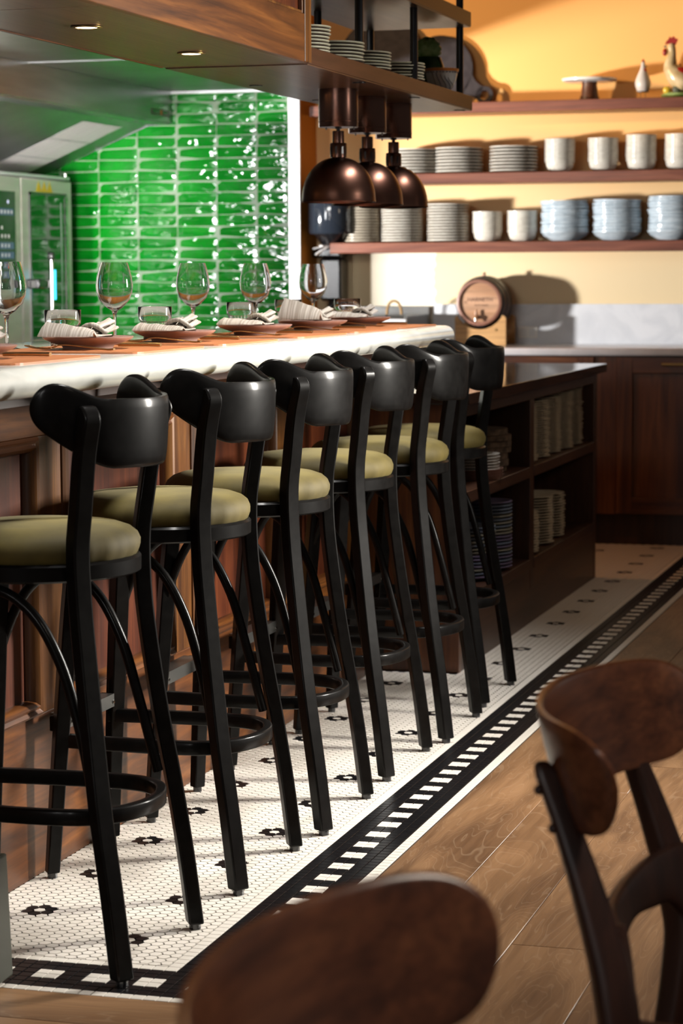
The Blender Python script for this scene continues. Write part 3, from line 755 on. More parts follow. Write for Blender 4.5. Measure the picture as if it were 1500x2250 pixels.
def napkin_mesh(kind):
    # k : profile heights along the bar (y) of the folded cloth
    mb = MB()
    H = {0: [(-.148, .038, 0), (-.138, .054, 0), (-.122, .067, 0), (-.095, .057, 0), (-.06, .047, 0), (-.02, .041, 0), (.035, .039, 0)],
         1: [(-.142, .037, 0), (-.132, .046, 0), (-.112, .053, 0), (-.080, .048, 0), (-.04, .042, 0), (-.01, .040, 0), (.035, .039, 0)],
         2: [(-.132, .044, 0), (-.120, .072, 0), (-.102, .098, 0), (-.070, .076, 0), (-.035, .056, 0), (0, .044, 0), (.035, .041, 0)]}[kind]
    n = len(H); K_ = 9; vs = []; fs = []
    for i, (y, zt, _) in enumerate(H):
        wl_ = -.060+.035*i/(n-1); wr_ = .060-.025*i/(n-1)
        zb = .034 if y > -.1 else .034+(zt-.034)*.3
        for j in range(K_):
            u = j/(K_-1); x = wl_+(wr_-wl_)*u
            vs.append((x, y+.02*(u-.5), zb+(zt-zb)*(1-.72*u**1.3)+.0012*sin(u*15+i)))
        for j in range(K_):
            u = j/(K_-1); x = wl_+(wr_-wl_)*u
            vs.append((x, y+.02*(u-.5), zb-.002*0))
    S = 2*K_
    # top surface slopes down toward the seat (+x) : the side turned to the stools shows the cloth edge
    for i in range(n-1):
        for j in range(K_-1):
            fs.append((i*S+j, (i+1)*S+j, (i+1)*S+j+1, i*S+j+1)); fs.append((i*S+K_+j, i*S+K_+j+1, (i+1)*S+K_+j+1, (i+1)*S+K_+j))
        fs.append((i*S, i*S+K_, (i+1)*S+K_, (i+1)*S)); fs.append((i*S+K_-1, (i+1)*S+K_-1, (i+1)*S+2*K_-1, i*S+2*K_-1))
    fs.append(tuple(range(K_-1, -1, -1))+tuple(range(K_, 2*K_))); fs.append(tuple((n-1)*S+j for j in range(K_))+tuple((n-1)*S+j for j in range(2*K_-1, K_-1, -1)))
    mb.add(vs, fs)
    # fluted rolled end
    rolls = [(.046, .000, .0095), (.056, .006, .009), (.043, .018, .008), (.048, -.016, .008)]
    for zc, xo, r in rolls:
        path = [(xo*.6, .000, .040), (xo*.8, .045, zc-.003), (xo, .088, zc+.003), (xo*1.15, .108+.006*sin(xo*300), zc+.007)]
        ring = [(r*(1+.28*cos(3*a))*cos(a), r*.8*(1+.28*cos(3*a))*sin(a)) for a in [2*pi*q/14 for q in range(14)]]
        mb.tube(catmull(path, 5), ring, up=(0, 0, 1), widths=[.6+.45*q/15 for q in range(16)])
    # knot
    mb.tube(catmull([(-.032, .022, .038), (0, .012, .058), (.032, .022, .038)], 5), rrect(.03, .010, .004, 2), up=(0, 0, 1))
    me = mb.mesh('napkin', True, 50); me.materials.append(M['linen']); return me
NAP = [napkin_mesh(k) for k in range(3)]
def make_fork():
    pts = [(0, 0, .004), (.02, 0, .0035), (.08, 0, .010), (.12, 0, .0125), (.145, 0, .006), (.175, 0, .0045), (.20, 0, .010)]
    mb = MB(); path = catmull(pts[:5], 4)
    mb.tube(path, rrect(.010, .0035, .0012, 1), up=(0, 0, 1), widths=[1.2-.5*min(1, i/10) for i in range(len(path))])
    mb.tube(catmull([(.143, 0, .0065), (.155, 0, .0045), (.168, 0, .0055)], 3), rrect(.021, .003, .001, 1), up=(0, 0, 1))
    for k in (-1.5, -.5, .5, 1.5): mb.tube(catmull([(.166, k*.0055, .0052), (.185, k*.0055, .006), (.205, k*.0052, .011)], 3), rrect(.0026, .0026, .0006, 1), up=(0, 0, 1))
    me = mb.mesh('fork', True, 50); me.materials.append(M['brass_cut']); return me
def make_knife():
    mb = MB(); mb.tube(catmull([(0, 0, .005), (.04, 0, .0055), (.10, 0, .005)], 4), rrect(.013, .008, .003, 2), up=(0, 0, 1))
    mb.tube(catmull([(.10, 0, .005), (.16, .001, .005), (.215, -.003, .004)], 4), rrect(.0185, .0022, .0008, 1), up=(0, 0, 1), widths=[.75, .9, 1, 1.05, 1.05, 1, .9, .7, .35][:9])
    me = mb.mesh('knife', True, 50); me.materials.append(M['brass_cut']); return me
FORK, KNIFE = make_fork(), make_knife()
def make_mat():
    pts = []
    for cx_, cy_, s in ((.13, -.185, -pi/2), (.13, .185, 0), (-.13, .185, pi/2), (-.13, -.185, pi)):
        for i in range(7): t = s+pi/2*i/6; pts.append((cx_+.045*cos(t), cy_+.045*sin(t)))
    me = MB().prism(pts, 0, .0035).mesh('placemat'); me.materials.append(M['leather']); return me
MAT = make_mat()
def glass_profile(outer, th): return outer
def make_wineglass():
    out = [(0, 0), (.036, 0), (.0365, .0018), (.030, .0035), (.010, .0075), (.0042, .016), (.0036, .045), (.0042, .066), (.0075, .078), (.020, .086), (.036, .103), (.0435, .122), (.0452, .138), (.0430, .158), (.0372, .182), (.0330, .195)]
    inn = [(.0318, .195), (.0360, .182), (.0418, .158), (.0440, .138), (.0423, .122), (.0348, .104), (.018, .0885), (.006, .082), (0, .0805)]
    me = MB().lathe(out+inn, 48).mesh('wine_glass', True, 60); me.materials.append(M['glass']); return me
def make_tumbler():
    N = 72; vs = []; fs = []
    out = [(0, 0, 0), (.026, 0, 0), (.029, .003, 0), (.0335, .030, 1), (.0372, .047, 1), (.0378, .0505, 0), (.0408, .053, 0), (.0415, .060, 0), (.0425, .084, 0), (.0418, .0855, 0),
           (.0408, .084, 0), (.0398, .060, 0), (.0350, .045, 0), (.0290, .012, 0), (.024, .008, 0), (0, .0075, 0)]
    k = len(out)
    for i in range(N):
        a = 2*pi*i/N
        for r_, z, f in out:
            rr2 = r_-(.0010*(1+cos(a*24)) if f else 0); vs.append((rr2*cos(a), rr2*sin(a), z))
    for i in range(N):
        for j in range(k-1): fs.append((i*k+j, ((i+1) % N)*k+j, ((i+1) % N)*k+j+1, i*k+j+1))
    me = MB().add(vs, fs).mesh('tumbler', True, 50); me.materials.append(M['glass']); return me
WG, TB = make_wineglass(), make_tumbler()
PX = -.455
PY = [.335, .955, 1.50, 2.115, 2.645, 3.125]
who = ['at the left frame edge', 'second from the left', 'third from the left', 'fourth from the left', 'fifth from the left', 'farthest along the bar']
kinds = [0, 0, 1, 1, 2, 1]
for i, y in enumerate(PY):
    x = PX
    o = link('placemat', MAT, None, None, (x+.02, y+.02, ZT+.0003)); tag(o, f'tan leather placemat with rounded corners, place setting {who[i]}', 'placemat', 'leather placemats on the bar')
    o = link('dinner_plate', plate_me, None, None, (x, y, ZT+.0040)); tag(o, f'mauve stoneware plate with raised foot, place setting {who[i]}', 'plate', 'plates laid on the bar')
    o = link('napkin', NAP[kinds[i]], None, None, (x+.005, y, ZT-.0015)); tag(o, f'striped beige linen napkin knotted on a mauve plate, place setting {who[i]}', 'napkin', 'linen napkins on the plates')
    o.rotation_euler = (0, 0, random.uniform(-.06, .06))
    o = link('fork', FORK, None, None, (x+.120, y-.145, ZT+.0040)); o.rotation_euler = (0, 0, pi-.02); tag(o, f'champagne metal fork left of the plate, place setting {who[i]}', 'fork', 'forks on the placemats')
    o = link('knife', KNIFE, None, None, (x+.120, y+.135, ZT+.0040)); o.rotation_euler = (0, 0, pi+.02); tag(o, f'champagne metal knife right of the plate, place setting {who[i]}', 'knife', 'knives on the placemats')
GL = [(-.640, .935), (-.607, 1.495), (-.607, 2.055), (-.600, 2.560), (-.640, 3.255)]
for i, (x, y) in enumerate(GL):
    o = link('wine_glass', WG, None, None, (x, y, ZT+.0004)); tag(o, 'clear empty wine glass '+['cut by the left edge of the frame', 'before the green tiles, second from the left', 'before the green tiles, third of five from the left', 'before the green tiles, fourth from the left', 'farthest right, before the steel corner strip'][i], 'wine glass', 'wine glasses on the bar')
TL = [(-.600, 1.157), (-.575, 1.685), (-.609, 2.458), (-.655, 3.040), (-.575, 3.310)] 
TL = [(-.600, 1.157), (-.557, 1.638), (-.609, 2.458), (-.662, 3.065), (-.545, 3.315)]
for i, (x, y) in enumerate(TL):
    o = link('tumbler', TB, None, None, (x, y, ZT+.0004)); tag(o, 'short clear fluted water tumbler '+['first from the left, behind the knotted napkin', 'second from the left', 'third from the left', 'fourth, half hidden by the tall napkin fold', 'fifth, farthest along the bar'][i], 'tumbler', 'water tumblers on the bar')

# ------------------------------------------------------------------ GREY BOX at lower left
bx = thing('metal_box', 'sage grey metal box with tapered side at the lower left corner', 'box', (-.36, -.10, 0))
vs = [(-.145, -.30, .012), (.117, -.30, .012), (.117, .137, .012), (-.145, .137, .012), (-.14, -.30, .245), (.112, -.30, .245), (.112, .130, .245), (-.14, .130, .245)]
part('housing', MB().add(vs, [(0, 3, 2, 1), (4, 5, 6, 7), (0, 1, 5, 4), (1, 2, 6, 5), (2, 3, 7, 6), (3, 0, 4, 7)]), 'sage', bx, bev=.004)
part('lime_slab', MB().box(-.14, .112, -.29, .07, .0006, .012), 'lime', bx)  # thin lime green slab below the housing
# ------------------------------------------------------------------ ISLAND SHELVING
isl = thing('serving_island', 'low dark mahogany island with polished stone top and open plate shelves', 'island', (-.6, 4.8, 0))
def ip(name, mb, mat, **k):
    o = part(name, mb, mat, isl, **k); o.location = (.6, -4.8, 0); return o
IX, IA, IB = -.232, 3.52, 6.03; IZ = .878
ip('stone_top', MB().box(-.98, -.195, IA-.005, 6.07, IZ, IZ+.036), 'stone_dark', bev=.002)
ip('end_panel', MB().box(-.98, IX, IA, IA+.045, .0, IZ), 'wood_cab', bev=.002)
ip('end_panel', MB().box(-.98, IX, IB-.05, IB, .0, IZ), 'wood_darkx', bev=.002)
ip('divider', MB().box(-.70, IX, 4.655, 4.725, .13, IZ-.045), 'wood_darkx', bev=.002)
ip('back_board', MB().box(-.72, -.70, IA+.045, IB-.05, .1, IZ), 'wood_darkx')
ip('top_rail', MB().box(-.260, IX, IA+.045, IB-.05, IZ-.045, IZ), 'wood_dark', bev=.002)
for a, b in ((IA+.045, 4.655), (4.725, IB-.05)):
    ip('shelf', MB().box(-.70, IX+.002, a, b, .545, .585), 'wood_dark', bev=.002)
    ip('bottom_shelf', MB().box(-.70, IX+.002, a, b, .200, .240), 'wood_dark', bev=.002)
ip('plinth', MB().box(-.27, IX-.001, IA+.045, IB-.05, .0, .200), 'wood_dark')

def stack_label(kind, i, n, where): return f'{ordn(i, n)} {kind}, {where}'
def plate_mesh(name, r, h, rim, mat, n=40, foot=.5, matrim=None, steep=.5):
    pr = [(0, 0), (r*foot, 0), (r*foot, h*.25), (r*.80, h*.45), (r, h*.86), (r, h), (r*.96, h), (r*.75, h*.62), (0, h*.45)]
    me = MB().lathe(pr, n).mesh(name, True, 45); me.materials.append(M[mat]); return me
def stack(name, me, x, y, z0, n, dz, kind, where, cat, group, jit=.003, lastme=None, bottomme=None, tilt=0):
    for i in range(n):
        m_ = me[i % len(me)] if isinstance(me, list) else me
        o = link(name, m_, None, None, (x+random.uniform(-jit, jit), y+random.uniform(-jit, jit), z0+i*dz+.0003))
        o.rotation_euler = (random.gauss(0, tilt), random.gauss(0, tilt), random.uniform(0, 6.28))
        kk = kind[i % len(kind)] if isinstance(kind, list) else kind
        tag(o, stack_label(kk, i, n, where), cat, group)
# thin plates in the island, top right bay: five stacks
IPL = plate_mesh('plate', .112, .0085, 0, 'beige', 36, .72)
names5 = ['first of five tall island stacks', 'second of five tall island stacks', 'third of five tall island stacks', 'fourth of five tall island stacks', 'fifth of five tall island stacks']
for k, (y, n_) in enumerate([(4.87, 24), (5.105, 25), (5.345, 25), (5.58, 26), (5.80, 27)]):
    stack('plate', IPL, -.362, y, .586, n_, .0089, 'thin beige plate', names5[k], 'plate', 'beige plates stacked in the island', .004)
BPL = plate_mesh('plate_long', .118, .0085, 0, 'beige', 36, .72)
LPL = plate_mesh('side_plate', .098, .0095, 0, 'beige', 36, .6)
stack('side_plate', LPL, -.335, 4.84, .241, 15, .0107, 'beige side plate', 'island lower right bay, stack by the divider', 'plate', 'beige side plates in the island lower bay')
stack('side_plate', LPL, -.345, 5.17, .241, 17, .0112, 'beige side plate', 'island lower right bay, middle stack', 'plate', 'beige side plates in the island lower bay')
stack('side_plate', LPL, -.350, 5.43, .241, 16, .0112, 'beige side plate', 'island lower right bay, right stack', 'plate', 'beige side plates in the island lower bay')
# white plates and bark boards, top left bay
WPL = plate_mesh('white_plate', .105, .0085, 0, 'offwhite', 40, .6)
o = part('serving_tray', MB().lathe([(0, 0), (.105, 0), (.118, .018), (.114, .018), (.1, .004), (0, .004)], 40), 'tilepink'); o.location = (-.335, 4.115, .5855); tag(o, 'rosewood round tray under the short stack of white plates', 'tray')
for k in range(2):
    o = link('round_tray', o.data, None, None, (-.335, 4.115, .5855+.0100*(k+1)))
    tag(o, ['rosewood round tray nested second from the bottom under white plates', 'rosewood round tray directly under the white plates'][k], 'tray')
stack('white_plate', WPL, -.335, 4.115, .6245-.0088, 6, .0088*1.15, 'glossy white plate', 'short white stack in island upper left bay', 'plate', 'white plates in the island', .002)
def slab(r, h, seed):
    rnd = random.Random(seed); N = 40; pts = []
    for i in range(N):
        a = 2*pi*i/N; rr_ = r*(1+.03*sin(2*a+seed)+.02*sin(5*a+seed*2)+rnd.uniform(-.008, .008)); pts.append((rr_*cos(a), rr_*sin(a)))
    return MB().prism(pts, 0, h)
zz = .5855
for k in range(7):
    h = [.020, .024, .022, .021, .023, .020, .021][k]
    o = part('bark_board', slab([.155, .165, .17, .165, .168, .16, .158][k], h, k+3), 'bark', bev=.002, smooth=True, auto=30); o.location = (-.43+random.uniform(-.008, .008), 4.44+random.uniform(-.012, .012), zz+.0003); zz += h+.0006
    tag(o, f'{ordn(k, 7)} rough dark bark-edged round board, stack in island upper left bay', 'serving board', 'bark edged boards in the island')
# coloured bowls, lower left bay
def bowl_mesh(name, r, h, mat, n=40):
    pr = [(0, 0), (r*.55, 0), (r*.60, h*.12), (r*.90, h*.55), (r*.955, h*.78), (r, h*.85), (r, h), (r*.965, h), (r*.88, h*.72), (r*.55, h*.25), (0, h*.2)]
    me = MB().lathe(pr, n).mesh(name, True, 40); me.materials.append(M[mat]); return me
bm1 = [bowl_mesh('shallow_bowl', .100, .018, q) for q in ('lilac', 'slateblue', 'oatmeal')]
seq = [0, 0, 1, 0, 1, 2, 0, 1, 0, 0, 2, 2, 1, 2, 1, 2, 1, 1, 1, 0]
nm = ['lilac', 'slate blue', 'oatmeal']
for i in range(20):
    q = seq[i]; o = link('shallow_bowl', bm1[q], None, None, (-.33, 4.325+random.uniform(-.002, .002), .2405+i*.0122)); tag(o, f'{ordn(i, 20)} {nm[q]} shallow bowl, right stack, island lower left bay', 'bowl', 'coloured bowls in the island')
for j, (yy, n_) in enumerate([(4.05, 15), (3.90, 13)]):
    for i in range(n_):
        q = seq[(i+3+j*5) % 20]; o = link('shallow_bowl', bm1[q], None, None, (-.33-.05*j, yy+random.uniform(-.002, .002)-.06*j, .2405+i*.0122)); tag(o, f'{ordn(i, n_)} {nm[q]} shallow bowl, {["middle", "left"][j]} stack, island lower left bay', 'bowl', 'coloured bowls in the island')

# ------------------------------------------------------------------ BACK COUNTER
bc = thing('back_counter', 'mahogany base cabinets with white marble top along the ochre wall', 'counter', (.4, 7.5, 0))
def cp(name, mb, mat, par=None, **k):
    o = part(name, mb, mat, par or bc, **k)
    if par is None: o.location = (-.4, -7.5, 0)
    return o
FY = 7.215
cp('marble_top', MB().box(-1.93, 3.0, 7.188, 7.849, .905, .942), 'marble_back', bev=.010, segs=3, smooth=True)
cp('splashback', MB().box(-1.40, 3.0, 7.828, 7.849, .942, 1.142), 'marble_back', bev=.001)
cp('carcass', MB().box(-1.93, 3.0, 7.235, 7.848, .15, .904), 'wood_darkx')
cp('plinth', MB().box(-1.93, 3.0, 7.275, 7.30, .0, .15), 'wood_darkx')
cx0 = -.408
doors = [(-1.93+.0, -.97), (-.965, -.455), (-.345, .255), (.26, .86), (.865, 1.465), (1.47, 2.2)]
cp('stile', MB().box(-.452, -.348, FY, 7.235, .15, .900), 'wood_cab', bev=.001)
for k, (a, b) in enumerate(doors):
    d = cp('door', MB().box(a, b, FY, FY+.019, .155, .900), 'wood_cab')
    # frame-and-panel: rails and stiles proud of the panel
    w_ = .075
    for nm_, bb, mt in (('door_stile', (a, a+w_, .155, .900), 'wood_cab'), ('door_stile', (b-w_, b, .155, .900), 'wood_cab'), ('door_rail', (a+w_, b-w_, .155, .155+w_), 'wood_cabx'), ('door_rail', (a+w_, b-w_, .900-w_, .900), 'wood_cabx')):
        part(nm_, MB().box(bb[0]+.0005, bb[1]-.0005, FY-.016, FY, bb[2], bb[3]), mt, d, bev=.0015)
    if k >= 2:
        xc = (a+b)/2+.0; hb_ = MB().box(xc-.085, xc+.085, FY-.046, FY-.034, .862, .874)
        part('handle', hb_, 'brass', d, bev=.003); part('handle_post', MB().box(xc-.07, xc-.06, FY-.036, FY-.016, .864, .872).box(xc+.06, xc+.07, FY-.036, FY-.016, .864, .872), 'brass', d)
# socket on the splashback
so = thing('wall_socket', 'white double socket low on the marble splashback behind the barrel', 'socket', (-.905, 7.828, 1.0))
part('plate', MB().box(-.05, .05, -.008, .0, -.03, .03), 'offwhite', so, bev=.002)
for q in (-.024, .024): part('insert', MB().box(q-.016, q+.016, -.0095, -.0075, -.018, .018), 'white_print', so, bev=.002)

# wall shelves
for k, (zt, xl, lb) in enumerate([(2.140, -1.985, 'top rosewood shelf on the ochre wall, under the rooster and cake stand'), (1.794, -1.90, 'middle rosewood shelf on the ochre wall, carrying cream plates and cups'), (1.4535, -1.88, 'lowest rosewood shelf on the ochre wall, carrying pale blue bowls')]):
    s_ = part('wall_shelf', MB().box(xl, 3.0, 7.60, 7.849, zt-.052, zt), 'wood_shelf', bev=.003); tag(s_, lb, 'shelf')
# crockery on wall shelves
def cup_mesh(name, r, h, mat):
    pr = [(0, 0), (r*.55, 0), (r*.62, h*.05), (r*.84, h*.32), (r*.91, h*.62), (r*.92, h*.84), (r, h*.88), (r*1.0, h), (r*.955, h), (r*.90, h*.75), (r*.8, h*.4), (r*.5, h*.15), (0, h*.12)]
    me = MB().lathe(pr, 40).mesh(name, True, 40); me.materials.append(M[mat]); return me
def plate2(name, r, h, mat):
    pr = [(0, 0), (r*.62, 0), (r*.66, h*.10), (r*.93, h*.36), (r*.99, h*.46), (r, h*.55), (r*.995, h*.80), (r*.97, h*.84), (r*.94, h*.74), (r*.6, h*.3), (0, h*.25)]
    me = MB().lathe(pr, 48).mesh(name, True, 40); me.materials.append(M[mat]); me.materials.append(M['rimdark'])
    for p in me.polygons:
        zc = p.center.z; rc = sqrt(p.center.x**2+p.center.y**2)
        if zc < h*.48 and rc > r*.75: p.material_index = 1
    return me
CP = plate2('cream_plate', .121, .0175, 'cream'); CPs = plate2('cream_plate_small', .106, .0175, 'cream')
CB = cup_mesh('cream_bowl', .0755, .055, 'cream'); CBp = plate2('cream_dish', .0755, .0155, 'cream')
BB = bowl_mesh('blue_bowl', .120, .050, 'blue', 48)
SZ2, SZ3 = 1.7945, 1.454
YC = 7.715
stack('cream_plate', CP, -1.462, YC, SZ2, 8, .0158, 'speckled cream plate', 'left stack, middle wall shelf', 'plate', 'cream plates on middle wall shelf', .0012)
stack('cream_plate', CP, -1.236, YC, SZ2, 8, .0162, 'speckled cream plate', 'centre plate stack on middle wall shelf', 'plate', 'cream plates on middle wall shelf', .0012)
stack('cream_plate', CP, -.956, YC, SZ2, 8, .0165, 'speckled cream plate', 'right plate stack on middle wall shelf', 'plate', 'cream plates on middle wall shelf', .0012)
for k, (x, n_) in enumerate([(-.724, 10), (-.507, 10), (-.319, 11), (-.128, 11)]):
    stack('cream_bowl', CB, x, YC, SZ2, n_, .0118, 'small cream bowl', ['first', 'second', 'third', 'rightmost'][k]+' bowl stack, middle wall shelf', 'bowl', 'cream bowls on middle wall shelf', .0012)
BRN = plate2('tan_plate', .098, .0175, 'beige')
stack('tan_plate', BRN, -1.745, YC, SZ3, 13, .0145, 'shaded tan plate', 'leftmost stack on lowest wall shelf', 'plate', 'tan plates on lowest wall shelf', .0012)
stack('cream_plate', CPs, -1.532, YC, SZ3, 13, .0145, 'speckled cream plate', 'left cream stack on lowest wall shelf', 'plate', 'cream plates on lowest wall shelf', .0012)
stack('cream_plate', CPs, -1.292, YC, SZ3, 13, .0147, 'speckled cream plate', 'right cream stack on lowest wall shelf', 'plate', 'cream plates on lowest wall shelf', .0012)
stack('cream_bowl', CB, -1.090, YC, SZ3, 9, .0118, 'small cream bowl', 'left bowl stack, lowest shelf', 'bowl', 'cream bowls on lowest wall shelf', .0012)
stack('cream_bowl', CB, -.912, YC, SZ3, 9, .0121, 'small cream bowl', 'right bowl stack, lowest shelf', 'bowl', 'cream bowls on lowest wall shelf', .0012)
for k, (x, n_) in enumerate([(-.696, 11), (-.434, 11), (-.162, 12)]):
    stack('blue_bowl', BB, x, YC, SZ3, n_, .0150, 'pale blue glazed bowl', ['left', 'middle', 'right edge'][k]+' blue stack on lowest wall shelf', 'bowl', 'pale blue bowls on lowest wall shelf', .004, tilt=.012)

# cake stand
cs = thing('cake_stand', 'white round cake stand on a flared wooden foot on the top wall shelf', 'cake stand', (-.578, YC, 2.1405))
part('stand_foot', MB().lathe([(0, 0), (.050, 0), (.050, .006), (.043, .03), (.037, .08), (.037, .090), (0, .090)], 40), 'wood_cab', cs, smooth=True)
part('stand_plate', MB().lathe([(0, .090), (.12, .090), (.134, .096), (.136, .106), (.130, .108), (0, .104)], 56), 'offwhite', cs, smooth=True)
# hen
hn = thing('hen_figurine', 'small white ceramic hen on two wire legs on the top wall shelf', 'figurine', (-.313, YC, 2.1405))
part('body', MB().lathe([(0, .036), (.028, .036), (.0375, .065), (.039, .080), (.034, .100), (.025, .122), (.0165, .140), (.011, .158), (.0095, .172), (.006, .180), (0, .182)], 32), 'hen', hn, smooth=True, auto=80)
part('base_ring', MB().lathe([(0, .033), (.029, .033), (.030, .0375), (0, .0375)], 32), 'black', hn, smooth=True)
for q in (-.012, .012): part('wire_leg', MB().tube([(q, 0, .0), (q, 0, .034)], circ(.0012, 6)), 'black_pipe', hn)
part('comb', MB().tube(catmull([(-.004, 0, .176), (-.003, 0, .186), (.000, 0, .192), (.004, 0, .184), (.006, 0, .174)], 3), rrect(.006, .006, .002, 1)), 'red', hn, smooth=True)
part('wattle', MB().lathe([(0, 0), (.008, .004), (.009, .012), (.004, .022), (0, .024)], 12, Matrix.Translation((.010, -.008, .128))), 'red', hn, smooth=True)
part('beak', MB().lathe([(.004, 0), (.0, .012)], 8, Matrix.Translation((.012, -.006, .158)) @ Matrix.Rotation(radians(80), 4, 'Y')), 'label_olive', hn, smooth=True)
# rooster
rs = thing('rooster_figurine', 'large glazed rooster with red comb on a flowered base on the top wall shelf', 'figurine', (-.155, YC, 2.1405))
def blob(c, r, n=20, m=12):
    mb = MB(); vs = []; fs = []
    for i in range(n):
        for j in range(m+1):
            a = 2*pi*i/n; b_ = -pi/2+pi*j/m; vs.append((c[0]+r[0]*cos(b_)*cos(a), c[1]+r[1]*cos(b_)*sin(a), c[2]+r[2]*sin(b_)))
    for i in range(n):
        for j in range(m): fs.append((i*(m+1)+j, ((i+1) % n)*(m+1)+j, ((i+1) % n)*(m+1)+j+1, i*(m+1)+j+1))
    return mb.add(vs, fs)
pth = catmull([(.070, 0, .050), (.045, 0, .075), (.005, 0, .110), (-.022, 0, .150), (-.020, 0, .190), (-.018, 0, .225), (-.022, 0, .250), (-.032, 0, .262)], 5)
rad = [.012, .030, .040, .046, .050, .052, .053, .053, .053, .052, .050, .048, .045, .042, .040, .037, .034, .031, .029, .027, .025, .023, .022, .021, .021, .020, .020, .020, .020, .020, .019, .018, .016, .012, .008, .004]
part('body', MB().tube(pth, circ(1, 20), up=(0, 1, 0), widths=rad[:len(pth)]), 'rooster', rs, smooth=True, auto=80)
cmb = [(-.052, .262), (-.044, .278), (-.036, .284), (-.030, .298), (-.020, .292), (-.010, .300), (.000, .288), (.012, .286), (.006, .270), (.000, .258), (-.010, .252), (-.02, .262), (-.035, .262)]
part('comb', MB().add([(x, -.004, z) for x, z in cmb]+[(x, .004, z) for x, z in cmb], [tuple(range(len(cmb))), tuple(range(2*len(cmb)-1, len(cmb)-1, -1))]+[(i, (i+1) % len(cmb), len(cmb)+(i+1) % len(cmb), len(cmb)+i) for i in range(len(cmb))]), 'red', rs)
part('wattle', MB().tube(catmull([(-.046, -.012, .240), (-.050, -.014, .222), (-.050, -.012, .205)], 4), circ(1, 10), up=(0, 1, 0), widths=[.006, .009, .011, .012, .012, .012, .011, .008, .003]), 'red', rs, smooth=True)
part('beak', MB().lathe([(.0075, 0), (.004, .010), (0, .018)], 10, Matrix.Translation((-.044, -.002, .252)) @ Matrix.Rotation(radians(-100), 4, 'Y')), 'label_olive', rs, smooth=True)
part('wing', blob((.030, -.030, .115), (.034, .014, .034)), 'red', rs, smooth=True)
part('tail', MB().tube(catmull([(.060, 0, .085), (.085, 0, .135), (.095, 0, .185), (.110, 0, .205), (.13, 0, .19)], 5), circ(1, 12), up=(0, 1, 0), widths=[.014+.016*sin(pi*i/20) for i in range(21)]), 'barrel', rs, smooth=True)
part('flower_base', blob((.005, 0, .016), (.075, .045, .0165)), 'cab_green', rs, smooth=True)
part('flower', blob((-.038, -.020, .040), (.020, .014, .018)), 'yellow', rs, smooth=True)
part('flower', blob((.010, -.028, .042), (.020, .010, .020)), 'label_olive', rs, smooth=True)
part('leg', MB().tube([(.030, 0, .02), (.028, 0, .075)], circ(.010, 10)), 'orange_glaze', rs, smooth=True)

# big round boards leaning on the wall
def round_board(name, R, cx, cz, neck, label, hole, hx, hz):
    mb = MB(); N = 56; th = .018; out = []
    for i in range(N): a = 2*pi*i/N; out.append((R*cos(a), R*sin(a)))
    o = part(name, MB().add([(x, 0, z) for x, z in out]+[(x, th, z) for x, z in out], [tuple(range(N)), tuple(range(2*N-1, N-1, -1))]+[(i, (i+1) % N, N+(i+1) % N, N+i) for i in range(N)]), 'slate_board', bev=.002, smooth=True, auto=30)
    o.location = (cx, 7.79, cz); o.rotation_euler = (radians(-6), 0, 0); tag(o, label, 'serving board')
    # neck and ring handle
    nk = MB(); d = Vector((hx, 0, hz)); L = d.length; d.normalize(); s_ = Vector((-d.z, 0, d.x))
    a0 = d*(R*.93); a1 = d*(L-.020)
    wv = []
    for t_, w_ in ((0, .060), (.35, .040), (.7, .034), (1, .036)):
        c_ = a0+(a1-a0)*t_
        for sg in (-1, 1):
            for yy in (0, th): wv.append(c_+s_*sg*w_+Vector((0, yy, 0)))
    fs = []
    for i in range(3):
        b0, b1 = i*4, i*4+4
        fs += [(b0, b0+2, b1+2, b1), (b0+1, b1+1, b1+3, b0+3), (b0, b1, b1+1, b0+1), (b0+2, b0+3, b1+3, b1+2)]
    nk.add(wv, fs); part('neck', nk, 'slate_board', o)
    rg = MB().lathe([(hole, 0), (hole+.021, 0), (hole+.021, th), (hole, th)], 40, Matrix.Translation((hx, 0, hz)) @ Matrix.Rotation(-pi/2, 4, 'X'), closed=True)
    part('ring_handle', rg, 'slate_board', o, smooth=True, auto=30)
    return o
round_board('round_board', .175, -1.358, 2.318, .04, 'dark grey round paddle board with ring handle leaning right on the top wall shelf', .0235, .236, -.132)
round_board('round_board', .225, -1.66, 2.37, .04, 'large dark grey round board leaning left, behind the hanging shelf plates', .022, .10, .262)

# barrel on stand
br = thing('oak_barrel', 'small oak barrel with wooden tap and bung on a plywood stand', 'barrel', (-1.100, 7.690, 1.153))
ML = Matrix.Rotation(pi/2, 4, 'X')   # lathe z -> -y
bp_ = [(.110, -.118), (.1125, -.112), (.124, -.070), (.1315, -.025), (.1325, 0), (.1315, .025), (.124, .070), (.1125, .112), (.110, .118)]
part('staves', MB().lathe([(0, -.108)]+bp_[:1]+bp_[1:-1]+[(.110, .118), (.099, .118), (.099, .106), (0, .106)], 56, ML), 'barrel', br, smooth=True, auto=30)
part('chime_rim', MB().lathe([(.0975, .100), (.1135, .104), (.1145, .119), (.110, .1215), (.100, .1215)], 56, ML, closed=True), 'barrelrim', br, smooth=True, auto=40)
part('head', MB().lathe([(0, .1085), (.099, .1085), (.099, .106), (0, .106)], 56, ML), 'barrelhead', br, smooth=True, auto=30)
for z_, r_ in ((.088, .1215), (.040, .1312), (-.040, .1312), (-.088, .1215)):
    part('hoop', MB().lathe([(r_-.004, z_-.008), (r_, z_-.008), (r_-.0015*(1 if z_ > 0 else -1), z_+.008), (r_-.006, z_+.008)], 56, ML, closed=True), 'hoop', br, smooth=True, auto=40)
